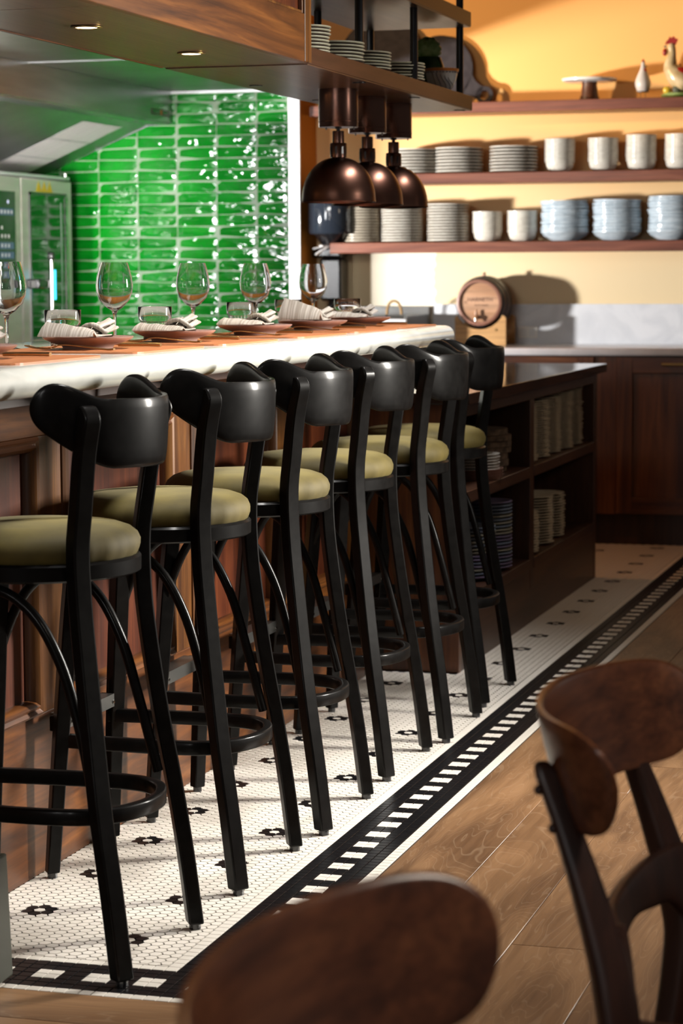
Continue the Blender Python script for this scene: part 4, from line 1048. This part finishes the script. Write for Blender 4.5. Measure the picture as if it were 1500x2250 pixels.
part('bung', MB().lathe([(0, .126), (.010, .126), (.0085, .150), (0, .150)], 20, Matrix.Translation((0, -.01, 0))), 'barrelhead', br, smooth=True, auto=40)
tp = part('tap', MB().lathe([(0, 0), (.010, 0), (.010, .035), (.006, .042), (0, .042)], 20, Matrix.Translation((-.012, -.1085, -.072)) @ Matrix.Rotation(pi/2, 4, 'X')), 'barrelhead', br, smooth=True, auto=40)
part('tap_key', MB().lathe([(0, 0), (.0055, 0), (.007, .02), (.0045, .028), (0, .03)], 16, Matrix.Translation((-.012, -.132, -.064))), 'barrelhead', tp, smooth=True, auto=40)
part('tap_spout', MB().lathe([(0, 0), (.0065, 0), (.0065, .02), (0, .02)], 16, Matrix.Translation((-.012, -.142, -.092))), 'chrome', tp, smooth=True, auto=40)
def text(body, size, mat, parent, loc, rot, name='lettering', ext=.0006, align='CENTER', sx=1):
    cu = bpy.data.curves.new(name, 'FONT'); cu.body = body; cu.size = size; cu.extrude = ext; cu.align_x = align; cu.align_y = 'CENTER'
    cu.materials.append(M[mat]); o = bpy.data.objects.new(name, cu); COL.objects.link(o)
    o.location = loc; o.rotation_euler = rot; o.scale = (sx, 1, 1)
    bpy.context.view_layer.update()
    me = bpy.data.meshes.new_from_object(o.evaluated_get(bpy.context.evaluated_depsgraph_get())); n = bpy.data.objects.new(name, me); COL.objects.link(n)
    n.location = loc; n.rotation_euler = rot
    if parent is not None: n.parent = parent
    bpy.data.objects.remove(o)
    return n
text('HARNETH', .028, 'ink', br, (.004, -.1092, .014), (pi/2, 0, 0))
text('barrel company', .011, 'ink', br, (.010, -.1092, -.012), (pi/2, 0, 0))
for a_ in (.65, -.65): part('branded_mark', MB().box(-.013, .013, -.0004, .0004, -.0012, .0012, Matrix.Translation((-.072, -.1088, .002)) @ Matrix.Rotation(a_, 4, 'Y')), 'ink', br)
bs = thing('barrel_stand', 'pale birch plywood cradle stand under the barrel', 'stand', (-1.095, 7.690, .9425))
def cradle(y):
    pts = [(-.13, 0), (.13, 0), (.13, .135), (.118, .147), (.108, .147)]
    for i in range(9): a = radians(-34-112*i/8); pts.append((-.005+.134*cos(a), .211+.134*sin(a)))
    pts += [(-.118, .147), (-.13, .135)]
    n = len(pts); th = .018
    return MB().add([(x, y, z) for x, z in pts]+[(x, y+th, z) for x, z in pts], [tuple(range(n)), tuple(range(2*n-1, n-1, -1))]+[(i, (i+1) % n, n+(i+1) % n, n+i) for i in range(n)])
part('front_cradle', cradle(-.112), 'birch', bs, bev=.001); part('rear_cradle', cradle(.094), 'birch', bs, bev=.001)
part('base_plate', MB().box(-.10, .10, -.094, .094, .010, .026), 'birch', bs)
part('bolt', MB().lathe([(0, 0), (.006, 0), (.006, .003), (0, .003)], 16, Matrix.Translation((.080, -.112, .075)) @ Matrix.Rotation(pi/2, 4, 'X')), 'brass', bs)

# hand sink, dispensers, bottle at the left of the back counter
sk = thing('steel_sink', 'stainless steel hand sink unit with upstand at the left end of the back counter', 'sink', (-1.62, 7.55, .9425))
part('bowl_front', MB().box(-.235, .205, -.20, -.185, 0, .135), 'stainless_bright', sk, bev=.004)
part('upstand', MB().box(-.235, .205, .255, .275, 0, .190), 'stainless', sk, bev=.003)
part('side_wall', MB().box(-.235, -.220, -.185, .255, 0, .150).box(.190, .205, -.185, .255, 0, .150), 'stainless', sk)
part('basin_floor', MB().box(-.220, .190, -.185, .255, .02, .03), 'stainless', sk)
rp = thing('rope_handle', 'tan rope loop rising behind the steel sink', 'rope', (-1.545, 7.60, 1.0935))
part('loop', MB().tube(catmull([(-.036, 0, .0), (-.034, 0, .03), (-.022, 0, .058), (0, 0, .068), (.022, 0, .058), (.036, 0, .03), (.040, 0, .0)], 6), circ(.007, 10), up=(0, 1, 0)), 'rope', rp, smooth=True)
part('spoon_handle', MB().tube([(-.060, -.02, -.06), (-.036, 0, 0)], circ(.005, 8)), 'black', rp, smooth=True)
bt = thing('slim_bottle', 'slim dark glass bottle with gold cap beside the steel sink', 'bottle', (-1.672, 7.39, .9725))
part('body', MB().lathe([(0, 0), (.013, 0), (.014, .08), (.008, .11), (.0055, .13), (.0055, .165), (0, .165)], 20), 'bluegrey', bt, smooth=True)
part('cap', MB().lathe([(0, .165), (.0065, .165), (.005, .185), (0, .186)], 16), 'brass', bt, smooth=True)
td = thing('towel_dispenser', 'glossy smoked round paper towel dispenser on the wall below the heat lamps', 'dispenser', (-1.885, 7.655, 1.50))
part('cover', MB().lathe([(0, 0), (.118, 0), (.122, .01), (.122, .24), (.105, .265), (0, .27)], 48), 'bluegrey', td, smooth=True, auto=40)
part('funnel', MB().lathe([(.030, -.065), (.045, -.06), (.095, 0), (.03, 0)], 32), 'black', td, smooth=True, auto=40)
pt_ = MB()
for a0, l0, z0 in ((.0, .085, -.075), (.5, .075, -.105), (-.4, .05, -.06)):
    pt_.tube(catmull([(.0, -.02, -.055), (-l0*.5*cos(a0), -.04-.02*a0, (z0-.055)/2), (-l0*cos(a0), -.05, z0)], 5), rrect(.034, .006, .002, 1), up=(0, 0, 1), widths=[.5+.9*i/10 for i in range(11)])
part('paper_tail', pt_, 'paper', td, smooth=True, auto=60)
part('wall_bracket', MB().box(-.10, .10, .11, .194, .02, .24), 'black', td)
sd = thing('soap_dispenser', 'tall black wall-mounted soap dispenser under the towel dispenser', 'dispenser', (-1.912, 7.78, 1.10))
part('case', MB().box(-.060, .055, -.055, .069, .06, .28), 'black', sd, bev=.015, smooth=True, segs=3)
part('head_cap', MB().box(-.10, .055, -.060, .069, .280, .335), 'black', sd, bev=.012, smooth=True, segs=3)
part('nozzle', MB().tube(catmull([(0, -.04, .06), (-.005, -.05, .03), (-.03, -.055, .0)], 4), circ(.018, 10)), 'black', sd, smooth=True)
# ------------------------------------------------------------------ OVERHEAD CABINET
ZB = 1.86; OX, OI = -.331, -.738; CE = 2.21; HE = 4.135
oc = thing('overhead_cabinet', 'mahogany overhead bar cabinet with panelled face and veneered underside', 'cabinet', (-.53, 1., ZB))
def op(name, mb, mat, par=None, **k):
    o = part(name, mb, mat, par or oc, **k)
    if par is None: o.location = (.53, -1., -ZB)
    return o
op('core', MB().box(OI, OX-.0205, -1.5, CE-.022, ZB+.012, 2.75), 'wood_darkx')
ys_ = [-1.5, -.73, .02+.0, .785, 2.175, ]
for a, b in zip([-1.5, -.62, .775], [-.623, .772, 2.2085]):
    op('underside_panel', MB().box(OI+.004, OX-.010, a, b, ZB, ZB+.012), 'wood_under', bev=.001)
op('inner_lip', MB().box(OI-.004, OI+.004, -1.5, CE-.02, ZB-.002, ZB+.10), 'wood_rail')
op('face_rail', MB().box(OX-.012, OX+.010, -1.5, CE-.058, ZB-.001, 1.985), 'wood_rail', bev=.002)
vs = [(OX-.012, CE-.058, ZB), (OX+.010, CE-.058, ZB), (OX-.012, CE, ZB), (OX+.010, CE, ZB)]
op('corner_stile', MB().box(OX-.012, OX+.011, CE-.0575, CE, ZB-.001, 2.75), 'wood_stile', bev=.003)
op('end_face', MB().box(OI, OX-.0125, CE-.02, CE, ZB+.0125, 2.75), 'wood_stile')
op('face_panel', MB().box(OX-.020, OX-.006, -1.5, CE-.058, 1.985, 2.75), 'wood_panel')
op('panel_bead', MB().box(OX-.006, OX+.006, -1.5, CE-.066, 1.985, 1.993).box(OX-.006, OX+.006, CE-.066, CE-.058, 1.985, 2.75), 'wood_stile', bev=.002)
def downlight(y, x, lb):
    d = thing('recessed_downlight', lb, 'downlight', (x, y, ZB))
    part('bezel', MB().lathe([(.024, 0), (.036, -.0015), (.036, -.003), (.026, -.004), (.023, .006)], 36, closed=True), 'brass', d, smooth=True)
    part('lens', MB().lathe([(0, -.0028), (.0245, -.0028), (.0245, .0), (0, .0)], 32), 'downlight', d)
    l = bpy.data.lights.new('downlight_beam', 'SPOT'); l.energy = 9; l.color = (1, .74, .42); l.spot_size = radians(70); l.spot_blend = .6; l.shadow_soft_size = .02
    o = bpy.data.objects.new('downlight_beam', l); COL.objects.link(o); o.parent = d; o.location = (0, 0, -.006)
    return d
downlight(1.138, -.522, 'glowing recessed downlight under the overhead cabinet, left one')
downlight(1.817, -.518, 'glowing recessed downlight under the overhead cabinet, right one')
# ------------------------------------------------------------------ HANGING SHELF
hs = thing('hanging_shelf', 'two-tier mahogany hanging shelf on black pipes beyond the overhead cabinet', 'shelf', (-.53, 3.2, ZB))
def hp(name, mb, mat, **k):
    o = part(name, mb, mat, hs, **k); o.location = (.53, -3.2, -ZB); return o
T1 = ZB+.047
hp('lower_board', MB().box(OI, OX, 2.2115, HE, ZB, T1), 'wood_dark', bev=.0015)
hp('veneer_soffit', MB().box(OI+.002, OX-.002, 2.213, HE-.002, ZB-.0025, ZB), 'wood_under')
hp('upper_board', MB().box(OI, OX, CE+.002, HE-.02, 2.142, 2.190), 'wood_dark', bev=.0015)
hp('veneer_soffit', MB().box(OI+.002, OX-.002, CE+.004, HE-.022, 2.1395, 2.142), 'wood_under')
for y in (2.83, 3.465, 4.09):
    for x in (OX-.034, OI+.055):
        hp('pipe', MB().lathe([(0, T1), (.0125, T1), (.0125, 2.1395), (0, 2.1395)], 20, Matrix.Translation((x, y, 0))), 'black_pipe', smooth=True, auto=40)
        hp('pipe', MB().lathe([(0, 2.190), (.0125, 2.190), (.0125, 2.9), (0, 2.9)], 20, Matrix.Translation((x, y, 0))), 'black_pipe', smooth=True, auto=40)
        hp('flange', MB().lathe([(0, ZB-.005), (.020, ZB-.005), (.020, ZB-.0025), (0, ZB-.0025)], 20, Matrix.Translation((x, y, 0))), 'black_pipe', smooth=True, auto=40)
# crockery on hanging shelf: dark-backed plates with pale rims
def plate3(name, r):
    h = .0125; pr = [(0, 0), (r*.62, 0), (r*.68, h*.3), (r*.95, h*.62), (r, h*.80), (r, h), (r*.97, h), (r*.7, h*.5), (0, h*.35)]
    me = MB().lathe(pr, 44).mesh(name, True, 35); me.materials.append(M['brownback']); me.materials.append(M['greenrim'])
    for p in me.polygons:
        rc = sqrt(p.center.x**2+p.center.y**2)
        if p.center.z > h*.68 and rc > r*.88 or (p.normal.z > .5): p.material_index = 1
    return me
DP = plate3('rimmed_plate', .100); DPs = plate3('rimmed_plate_small', .082)
ZS = T1+.0005
stack('rimmed_plate', DPs, -.440, 2.50, ZS, 8, .0096, 'brown plate with pale green rim', 'leftmost stack on the hanging shelf', 'plate', 'brown plates on the hanging shelf')
stack('rimmed_plate', DP, -.445, 2.80, ZS, 6, .0098, 'brown plate with pale green rim', 'second stack on the hanging shelf', 'plate', 'brown plates on the hanging shelf')
stack('rimmed_plate', DP, -.445, 3.10, ZS, 6, .0094, 'brown plate with pale green rim', 'third stack on the hanging shelf', 'plate', 'brown plates on the hanging shelf')
stack('rimmed_plate', DP, -.445, 3.515, ZS, 6, .0098, 'brown plate with pale green rim', 'fourth stack on the hanging shelf', 'plate', 'brown plates on the hanging shelf')
def leafy(c, R, H, seed, n=30, m=14):
    rnd = random.Random(seed); mb = MB(); vs = []; fs = []
    for i in range(n):
        for j in range(m+1):
            a = 2*pi*i/n; b_ = -pi/2+pi*j/m
            k = 1+.10*sin(a*5+j)+.07*sin(a*9-j*2+seed)
            vs.append((c[0]+R*k*cos(b_)*cos(a), c[1]+R*k*cos(b_)*sin(a), c[2]+H*sin(b_)*k))
    for i in range(n):
        for j in range(m): fs.append((i*(m+1)+j, ((i+1) % n)*(m+1)+j, ((i+1) % n)*(m+1)+j+1, i*(m+1)+j+1))
    return mb.add(vs, fs)
cb = part('cabbage_tureen', leafy((0, 0, .068), .058, .058, 1), 'cab_green', smooth=True, auto=80); cb.location = (-.625, 3.86, T1+.0005); tag(cb, 'pale green cabbage-leaf glazed tureen behind the third plate stack', 'tureen')
cb = part('cabbage_bowl', leafy((0, 0, .056), .050, .048, 5), 'cab_green', smooth=True, auto=80); cb.location = (-.588, 4.015, T1+.0005); tag(cb, 'pale green cabbage-leaf glazed bowl behind the middle pipe', 'bowl')
pt2 = thing('green_pitcher', 'dark green glazed pitcher with leafy pale green top at the hanging shelf end', 'pitcher', (-.470, 4.060, T1+.0005))
part('body', MB().lathe([(0, 0), (.045, 0), (.060, .03), (.062, .06), (.055, .10), (.044, .13), (0, .13)], 36), 'leaf_dark', pt2, smooth=True, auto=50)
part('leaf_top', leafy((0, 0, .155), .043, .040, 9), 'cab_green', pt2, smooth=True, auto=80)
part('side_leaf', MB().tube(catmull([(.04, .02, .075), (.075, .05, .085), (.095, .075, .078)], 4), rrect(.03, .008, .003, 1), up=(0, 0, 1)), 'leaf_dark', pt2, smooth=True)
bl = thing('patterned_bowl', 'white bowl with blue rings, brown arcs and orange rim at the hanging shelf end', 'bowl', (-.395, 3.950, T1+.0005))
part('body', MB().lathe([(0, 0), (.026, 0), (.034, .012), (.050, .045), (.056, .075), (.053, .075), (.046, .04), (0, .012)], 40), 'offwhite', bl, smooth=True, auto=50)
part('orange_rim', MB().lathe([(.0525, .074), (.0575, .070), (.059, .079), (.0535, .080)], 40, closed=True), 'orange_glaze', bl, smooth=True)
for k in range(5):
    a = -.9+.05*k
    pts = []
    for i in range(11):
        u = i/10; ph = a-.95+.30*k+(.25+.08*k)*sin(u*pi)*0+.16*cos(pi*u)*(k+1)*.5; z = .012+.056*u*(1-.09*k)
        r_ = .0305+(.0565-.0305)*min(1, (z/.075))**.75+.0015; pts.append((r_*cos(ph), r_*sin(ph), z))
    part('painted_arc', MB().tube(catmull(pts, 2), circ(.0009, 6)), 'navy_glaze' if k % 2 else 'rimdark', bl, smooth=True)
for k in range(14):
    ph = -2.6+.2*k; part('painted_dot', blob((.0575*cos(ph), .0575*sin(ph), .066), (.0022, .0022, .0022), 8, 6), 'navy_glaze', bl)

# ------------------------------------------------------------------ HEAT LAMPS
def heat_lamp(lb):
    l = thing('heat_lamp', lb, 'heat lamp', (0, 0, 0), 0, 'bronze heat lamps')
    part('mount', MB().lathe([(0, 0), (.0605, 0), (.0605, -.112), (.0595, -.114), (.0, -.114)], 48), 'bronze', l, smooth=True, auto=40)
    part('mount_seam', MB().lathe([(.0605, -.0965), (.0612, -.0965), (.0612, -.098), (.0605, -.098)], 48, closed=True), 'bronze2', l)
    for q in range(3):
        a = q*2.09+.6; part('grub_screw', MB().lathe([(0, -.114), (.0024, -.114), (.0024, -.119), (0, -.119)], 10, Matrix.Translation((.05*cos(a), .05*sin(a), 0))), 'chrome', l)
    part('stem', MB().lathe([(0, -.114), (.0105, -.114), (.0105, -.118), (.0055, -.119), (.0055, -.127), (0, -.127)], 20), 'black_pipe', l, smooth=True, auto=40)
    part('socket_collar', MB().lathe([(0, -.125), (.0175, -.125), (.0180, -.127), (.0180, -.163), (0, -.163)], 28), 'bronze', l, smooth=True, auto=40)
    sc = part('vented_sleeve', MB().lathe([(0, -.161), (.0235, -.161), (.0255, -.164), (.0255, -.204), (0, -.204)], 32), 'bronze', l, smooth=True, auto=40)
    for q in range(8):
        a = 2*pi*q/8; part('vent_slot', MB().box(.0248, .0262, -.0028, .0028, -.194, -.172, Matrix.Rotation(a, 4, 'Z')), 'black', sc)
    out = [(.022, -.203)]
    for i in range(1, 15):
        a = pi/2*i/14; out.append((.113*sin(a)**.92 if a < pi/2 else .113, -.203-.128*(1-cos(a))))
    out += [(.1145, -.338), (.112, -.340)]
    inn = [(.110, -.336)]+[(r_*.975-.001, z_-.004) for r_, z_ in reversed(out[:-2])]
    part('dome', MB().lathe(out+inn, 64, closed=True), 'bronze2', l, smooth=True, auto=50)
    part('bulb', MB().lathe([(0, -.315), (.03, -.31), (.045, -.29), (.035, -.25), (.015, -.215), (0, -.21)], 28), 'red', l, smooth=True)
    return l
hl = heat_lamp('nearest bronze dome heat lamp under the hanging shelf'); hl.location = (-.497, 3.06, ZB-.0025)
dup(hl, (-.497, 3.385, ZB-.0025), 0, 'middle of the three bronze dome heat lamps')
dup(hl, (-.497, 3.705, ZB-.0025), 0, 'farthest bronze dome heat lamp, behind the other two')

# ------------------------------------------------------------------ HOOD
hd = thing('extractor_hood', 'long stainless steel extractor hood over the kitchen line', 'extractor hood', (-3.0, 5.5, 2.0))
def dp(name, mb, mat, par=None, **k):
    o = part(name, mb, mat, par or hd, **k)
    if par is None: o.location = (3.0, -5.5, -2.0)
    return o
FXh = -2.70; Y0h, Y1h = 2.0, 7.545
dp('fascia', MB().box(FXh-.012, FXh, Y0h, Y1h, 2.068, 2.2262), 'stainless', bev=.002)
dp('lower_lip', MB().box(-2.83, FXh-.012, Y0h, Y1h, 2.062, 2.074), 'stainless')
tilt = atan2(2.045-1.77, 2.83-3.56)
mb = MB(); mb.add([(-2.83, Y0h, 2.062), (-3.44, Y0h, 1.803), (-3.44, Y1h, 1.803), (-2.83, Y1h, 2.062), (-2.83, Y0h, 2.074), (-3.44, Y0h, 1.815), (-3.44, Y1h, 1.815), (-2.83, Y1h, 2.074)],
             [(0, 1, 2, 3), (7, 6, 5, 4), (0, 4, 5, 1), (1, 5, 6, 2), (2, 6, 7, 3), (3, 7, 4, 0)])
dp('sloped_baffle', mb, 'stainless_soft')
dp('end_cheek', MB().add([(FXh, Y1h-.01, 2.226), (FXh, Y1h-.01, 2.068), (-2.83, Y1h-.01, 2.055), (-3.46, Y1h-.01, 1.797), (-3.46, Y1h-.01, 2.226), (FXh, Y1h, 2.226), (FXh, Y1h, 2.068), (-2.83, Y1h, 2.055), (-3.46, Y1h, 1.797), (-3.46, Y1h, 2.226)],
   [(0, 1, 2, 3, 4), (9, 8, 7, 6, 5), (0, 5, 6, 1), (1, 6, 7, 2), (2, 7, 8, 3), (3, 8, 9, 4), (4, 9, 5, 0)]), 'stainless')
# maker's plate on the fascia
mp_ = dp('maker_plate', MB().box(FXh, FXh+.002, 7.245, 7.50, 2.098, 2.128), 'label_olive')
part('plate_mark', MB().box(FXh+.002, FXh+.0026, 7.262, 7.370, 2.103, 2.123).box(FXh+.002, FXh+.0026, 7.40, 7.482, 2.103, 2.123), 'black', mp_)
part('orange_mark', MB().box(FXh+.002, FXh+.0027, 7.374, 7.394, 2.101, 2.124), 'label_orange', mp_)
# sheets of paper taped to the baffle
sl = Vector((-3.60+2.83, 0, 1.735-2.062)).normalized(); nrm_ = Vector((-sl.z, 0, sl.x)); nrm_ = nrm_ if nrm_.z < 0 else -nrm_
def onb(px, py):
    # intersection of a floor-plan style layout with the baffle : u down the slope, y along the hood
    return Vector((-2.83, 0, 2.062))+sl*px+Vector((0, py, 0))
PAPERS = []
def sheet(u0, u1, y0, y1, rot, lb, grid):
    c = onb((u0+u1)/2, (y0+y1)/2)+nrm_*.0015
    o = thing('paper_sheet', lb, 'paper', c); a_, b_ = (u1-u0)/2, (y1-y0)/2
    def P3(p, q, e):
        pr, qr = p*cos(rot)-q*sin(rot), p*sin(rot)+q*cos(rot)
        return sl*pr+Vector((0, qr, 0))+nrm_*e
    def quad(p0, p1, q0, q1, e, mat, name):
        v = [P3(p0, q0, e), P3(p1, q0, e), P3(p1, q1, e), P3(p0, q1, e)]; v2 = [P3(p0, q0, e+.0006), P3(p1, q0, e+.0006), P3(p1, q1, e+.0006), P3(p0, q1, e+.0006)]
        return part(name, MB().add(v+v2, [(0, 3, 2, 1), (4, 5, 6, 7), (0, 1, 5, 4), (1, 2, 6, 5), (2, 3, 7, 6), (3, 0, 4, 7)]), mat, o)
    quad(-a_, a_, -b_, b_, 0, 'paper', 'sheet')
    for k in range(grid):
        q = -b_+2*b_*(k+1)/(grid+1); quad(-a_*.85, a_*(.2+.6*random.random()), q, q+.004, .0007, 'papergrey', 'print_line')
k_ = 0
for c_ in range(2):
    for r_ in range(3):
        u0 = .055+.200*r_; y0_ = 6.80+.255*c_
        sheet(u0, u0+.194, y0_, y0_+.25, random.uniform(-.02, .02), f'white printed paper sheet taped to the hood slope, {["upper", "middle", "lower"][r_]} row {["left", "right"][c_]}', 3)

# ------------------------------------------------------------------ OVEN
ov = thing('combi_oven', 'stainless steel combination oven with glass door and touch panel left of the green tiles', 'oven', (-3.55, 6.83, 0))
def vp(name, mb, mat, par=None, **k):
    o = part(name, mb, mat, par or ov, **k)
    if par is None: o.location = (3.55, -6.83, 0)
    return o
VX = -3.15
vp('body', MB().box(-3.95, VX-.03, 6.335, 7.285, .93, 1.775), 'oven_steel', bev=.012, smooth=True)
vp('top_lid', MB().box(-3.95, VX+.004, 6.33, 7.25, 1.775, 1.790), 'stainless_bright', bev=.003)
vp('hinge_stud', MB().lathe([(0, 1.775), (.010, 1.775), (.010, 1.808), (0, 1.808)], 16, Matrix.Translation((VX-.005, 7.215, 0))), 'chrome', smooth=True, auto=40)
door = vp('door', MB().box(VX-.03, VX, 6.655, 7.283, .95, 1.772), 'oven_steel', bev=.010, smooth=True)
vp('front_column', MB().box(VX-.03, VX, 6.335, 6.650, .95, 1.772), 'oven_steel', bev=.006, smooth=True)
win = part('door_window', MB().box(VX, VX+.003, 6.755, 7.195, .985, 1.697), 'oven_glass', door, bev=.001)
part('window_gasket', MB().box(VX, VX+.006, 6.748, 6.764, .98, 1.702).box(VX, VX+.006, 6.748, 7.2, 1.690, 1.704), 'black', door)
part('window_trim', MB().box(VX+.001, VX+.008, 7.186, 7.203, .985, 1.685), 'chrome', door)
part('inner_trim', MB().box(VX+.003, VX+.004, 7.130, 7.142, .985, 1.660), 'stainless_soft', door)
part('handle_bracket', MB().box(VX, VX+.070, 6.700, 6.835, 1.235, 1.280), 'black', door, bev=.006)
part('handle_bar', MB().tube(catmull([(VX+.070, 6.835, 1.105), (VX+.075, 6.835, 1.13), (VX+.075, 6.835, 1.37), (VX+.066, 6.835, 1.40)], 5), rrect(.020, .022, .008, 2), up=(1, 0, 0)), 'chrome', door, smooth=True, auto=60)
part('handle_cap', MB().box(VX+.058, VX+.090, 6.822, 6.862, 1.372, 1.412).box(VX+.058, VX+.088, 6.822, 6.856, 1.085, 1.118), 'black', door, bev=.008)
part('cyan_strip', MB().tube([(VX+.073, 6.872, 1.180), (VX+.073, 6.872, 1.325)], circ(.0085, 12), up=(1, 0, 0)), 'cyan', door, smooth=True, auto=60)  # emissive cyan strip beside the handle
cpn = vp('control_panel', MB().box(VX, VX+.004, 6.35, 6.578, 1.22, 1.698), 'black', bev=.003)
for r_, zc in enumerate((1.600, 1.525, 1.485, 1.440, 1.395, 1.345, 1.300)):
    n_ = [4, 1, 3, 3, 3, 2, 2][r_]
    if r_ in (0, 3, 4, 5, 6): part('screen_field', MB().box(VX+.004, VX+.0045, 6.395, 6.555, zc-.016, zc+.016), 'screen', cpn)
    for q in range(n_):
        part('screen_icon', MB().box(VX+.0045, VX+.005, 6.412+q*.038, 6.428+q*.038, zc-.008, zc+.008), 'white_print', cpn)
part('screen_red_field', MB().box(VX+.0045, VX+.005, 6.535, 6.555, 1.332, 1.356), 'screen_red', cpn)
part('power_light', MB().lathe([(0, 0), (.009, 0), (.009, .001), (0, .001)], 20, Matrix.Translation((VX+.004, 6.495, 1.648)) @ Matrix.Rotation(pi/2, 4, 'Y')), 'screen_white', cpn)
wl_ = part('warning_label', MB().box(VX, VX+.001, 6.835, 7.035, 1.706, 1.712), 'yellow_label', door)
for q in range(3):
    yc = 6.868+q*.067
    part('warning_flame', MB().add([(VX, yc-.032, 1.712), (VX, yc+.032, 1.712), (VX, yc, 1.760), (VX+.001, yc-.032, 1.712), (VX+.001, yc+.032, 1.712), (VX+.001, yc, 1.760)], [(0, 1, 2), (5, 4, 3), (0, 3, 4, 1), (1, 4, 5, 2), (2, 5, 3, 0)]), 'yellow_label', door)
vp('stand', MB().box(-3.93, VX-.03, 6.36, 7.26, 0, .93), 'stainless_soft', bev=.004)

# ------------------------------------------------------------------ DINING CHAIRS
def make_chair(lb):
    t = thing('dining_chair', lb, 'chair', (0, 0, 0), 0, 'walnut dining chairs in the foreground')
    bk = wrap_back(.130, .262, .170, radians(86), lerp([(0, .800), (.6, .798), (1, .79)]), lerp([(0, .660), (.5, .662), (1, .67)]), .013, tip=.70, lean=.26)
    part('backrest', bk, 'walnut', t, smooth=True, auto=70)
    for sg in (-1, 1):
        rows = [(.0, .265, .235, .026, .026), (.20, .225, .225, .034, .034), (.40, .190, .214, .046, .044), (.48, .192, .210, .048, .046), (.58, .220, .203, .040, .040), (.67, .252, .197, .032, .030), (.722, .274, .193, .028, .027), (.738, .280, .192, .021, .021), (.743, .282, .192, .010, .010)]
        path = catmull([(x, sg*y, z) for z, x, y, a, b in rows], 5); vs = []; fs = []
        N = len(path); sec = rrect(1, 1, .3, 3); m = len(sec)
        for i, p in enumerate(path):
            u = i/(N-1)*(len(rows)-1); j = min(int(u), len(rows)-2); f = u-j
            a = rows[j][3]*(1-f)+rows[j+1][3]*f; b = rows[j][4]*(1-f)+rows[j+1][4]*f
            th = radians(28)*sg
            for x, y in sec: X, Y = x*a, y*b; vs.append((p.x+X*cos(th)-Y*sin(th), p.y+X*sin(th)+Y*cos(th), p.z))
        for i in range(N-1):
            for q in range(m): q2 = (q+1) % m; fs.append((i*m+q, i*m+q2, (i+1)*m+q2, (i+1)*m+q))
        fs += [tuple(range(m-1, -1, -1)), tuple((N-1)*m+q for q in range(m))]
        o = part('leg', MB().add(vs, fs), 'walnut_leg', t, smooth=True, auto=50)
        for z, x in ((.712, .283), (.668, .266)):
            part('screw_cap', blob((x, sg*.205, z), (.006, .006, .006), 12, 8), 'walnut_leg', o, smooth=True)
    rail = wrap_back(.05, .205, .170, radians(80), lerp([(0, .560), (1, .562)]), lerp([(0, .510), (.5, .498), (1, .455)]), .020, tip=.97, lean=.15)
    part('back_rail', rail, 'walnut_leg', t, smooth=True, auto=60)
    sp = []
    for i in range(40):
        a = 2*pi*i/40; c, s_ = cos(a), sin(a); e = .62
        sp.append((.190*(abs(c)**e)*(1 if c > 0 else -1), (.225-.0*c)*(abs(s_)**e)*(1 if s_ > 0 else -1)))
    for sg in (-1, 1): part('side_rail', MB().tube([(.20, sg*.205, .432), (-.17, sg*.185, .405)], rect(.022, .040), up=(0, 0, 1)), 'walnut_leg', t, bev=.003)
    part('seat_frame', MB().prism([(x*.97-.075, y*.97) for x, y in sp], .395, .425), 'walnut', t, bev=.004)
    part('seat_cushion', MB().prism([(x-.075, y) for x, y in sp], .425, .466), 'cushion', t, bev=.014, smooth=True, segs=3)
    for sg in (-1, 1):
        part('leg', MB().tube(catmull([(-.205, sg*.205, 0), (-.190, sg*.195, .22), (-.178, sg*.188, .42)], 4), circ(.016, 12), up=(0, 1, 0), widths=[.75+.05*i for i in range(9)]), 'walnut_leg', t, smooth=True, auto=50)
    return t
ch = make_chair('walnut dining chair with curved backrest at the right edge of the foreground')
ch.location = (1.298, -1.06, .0006); ch.rotation_euler = (0, 0, radians(178))
dup(ch, (1.28, -2.215, .0006), radians(177), 'blurred walnut dining chair cut by the bottom edge, nearest the camera')
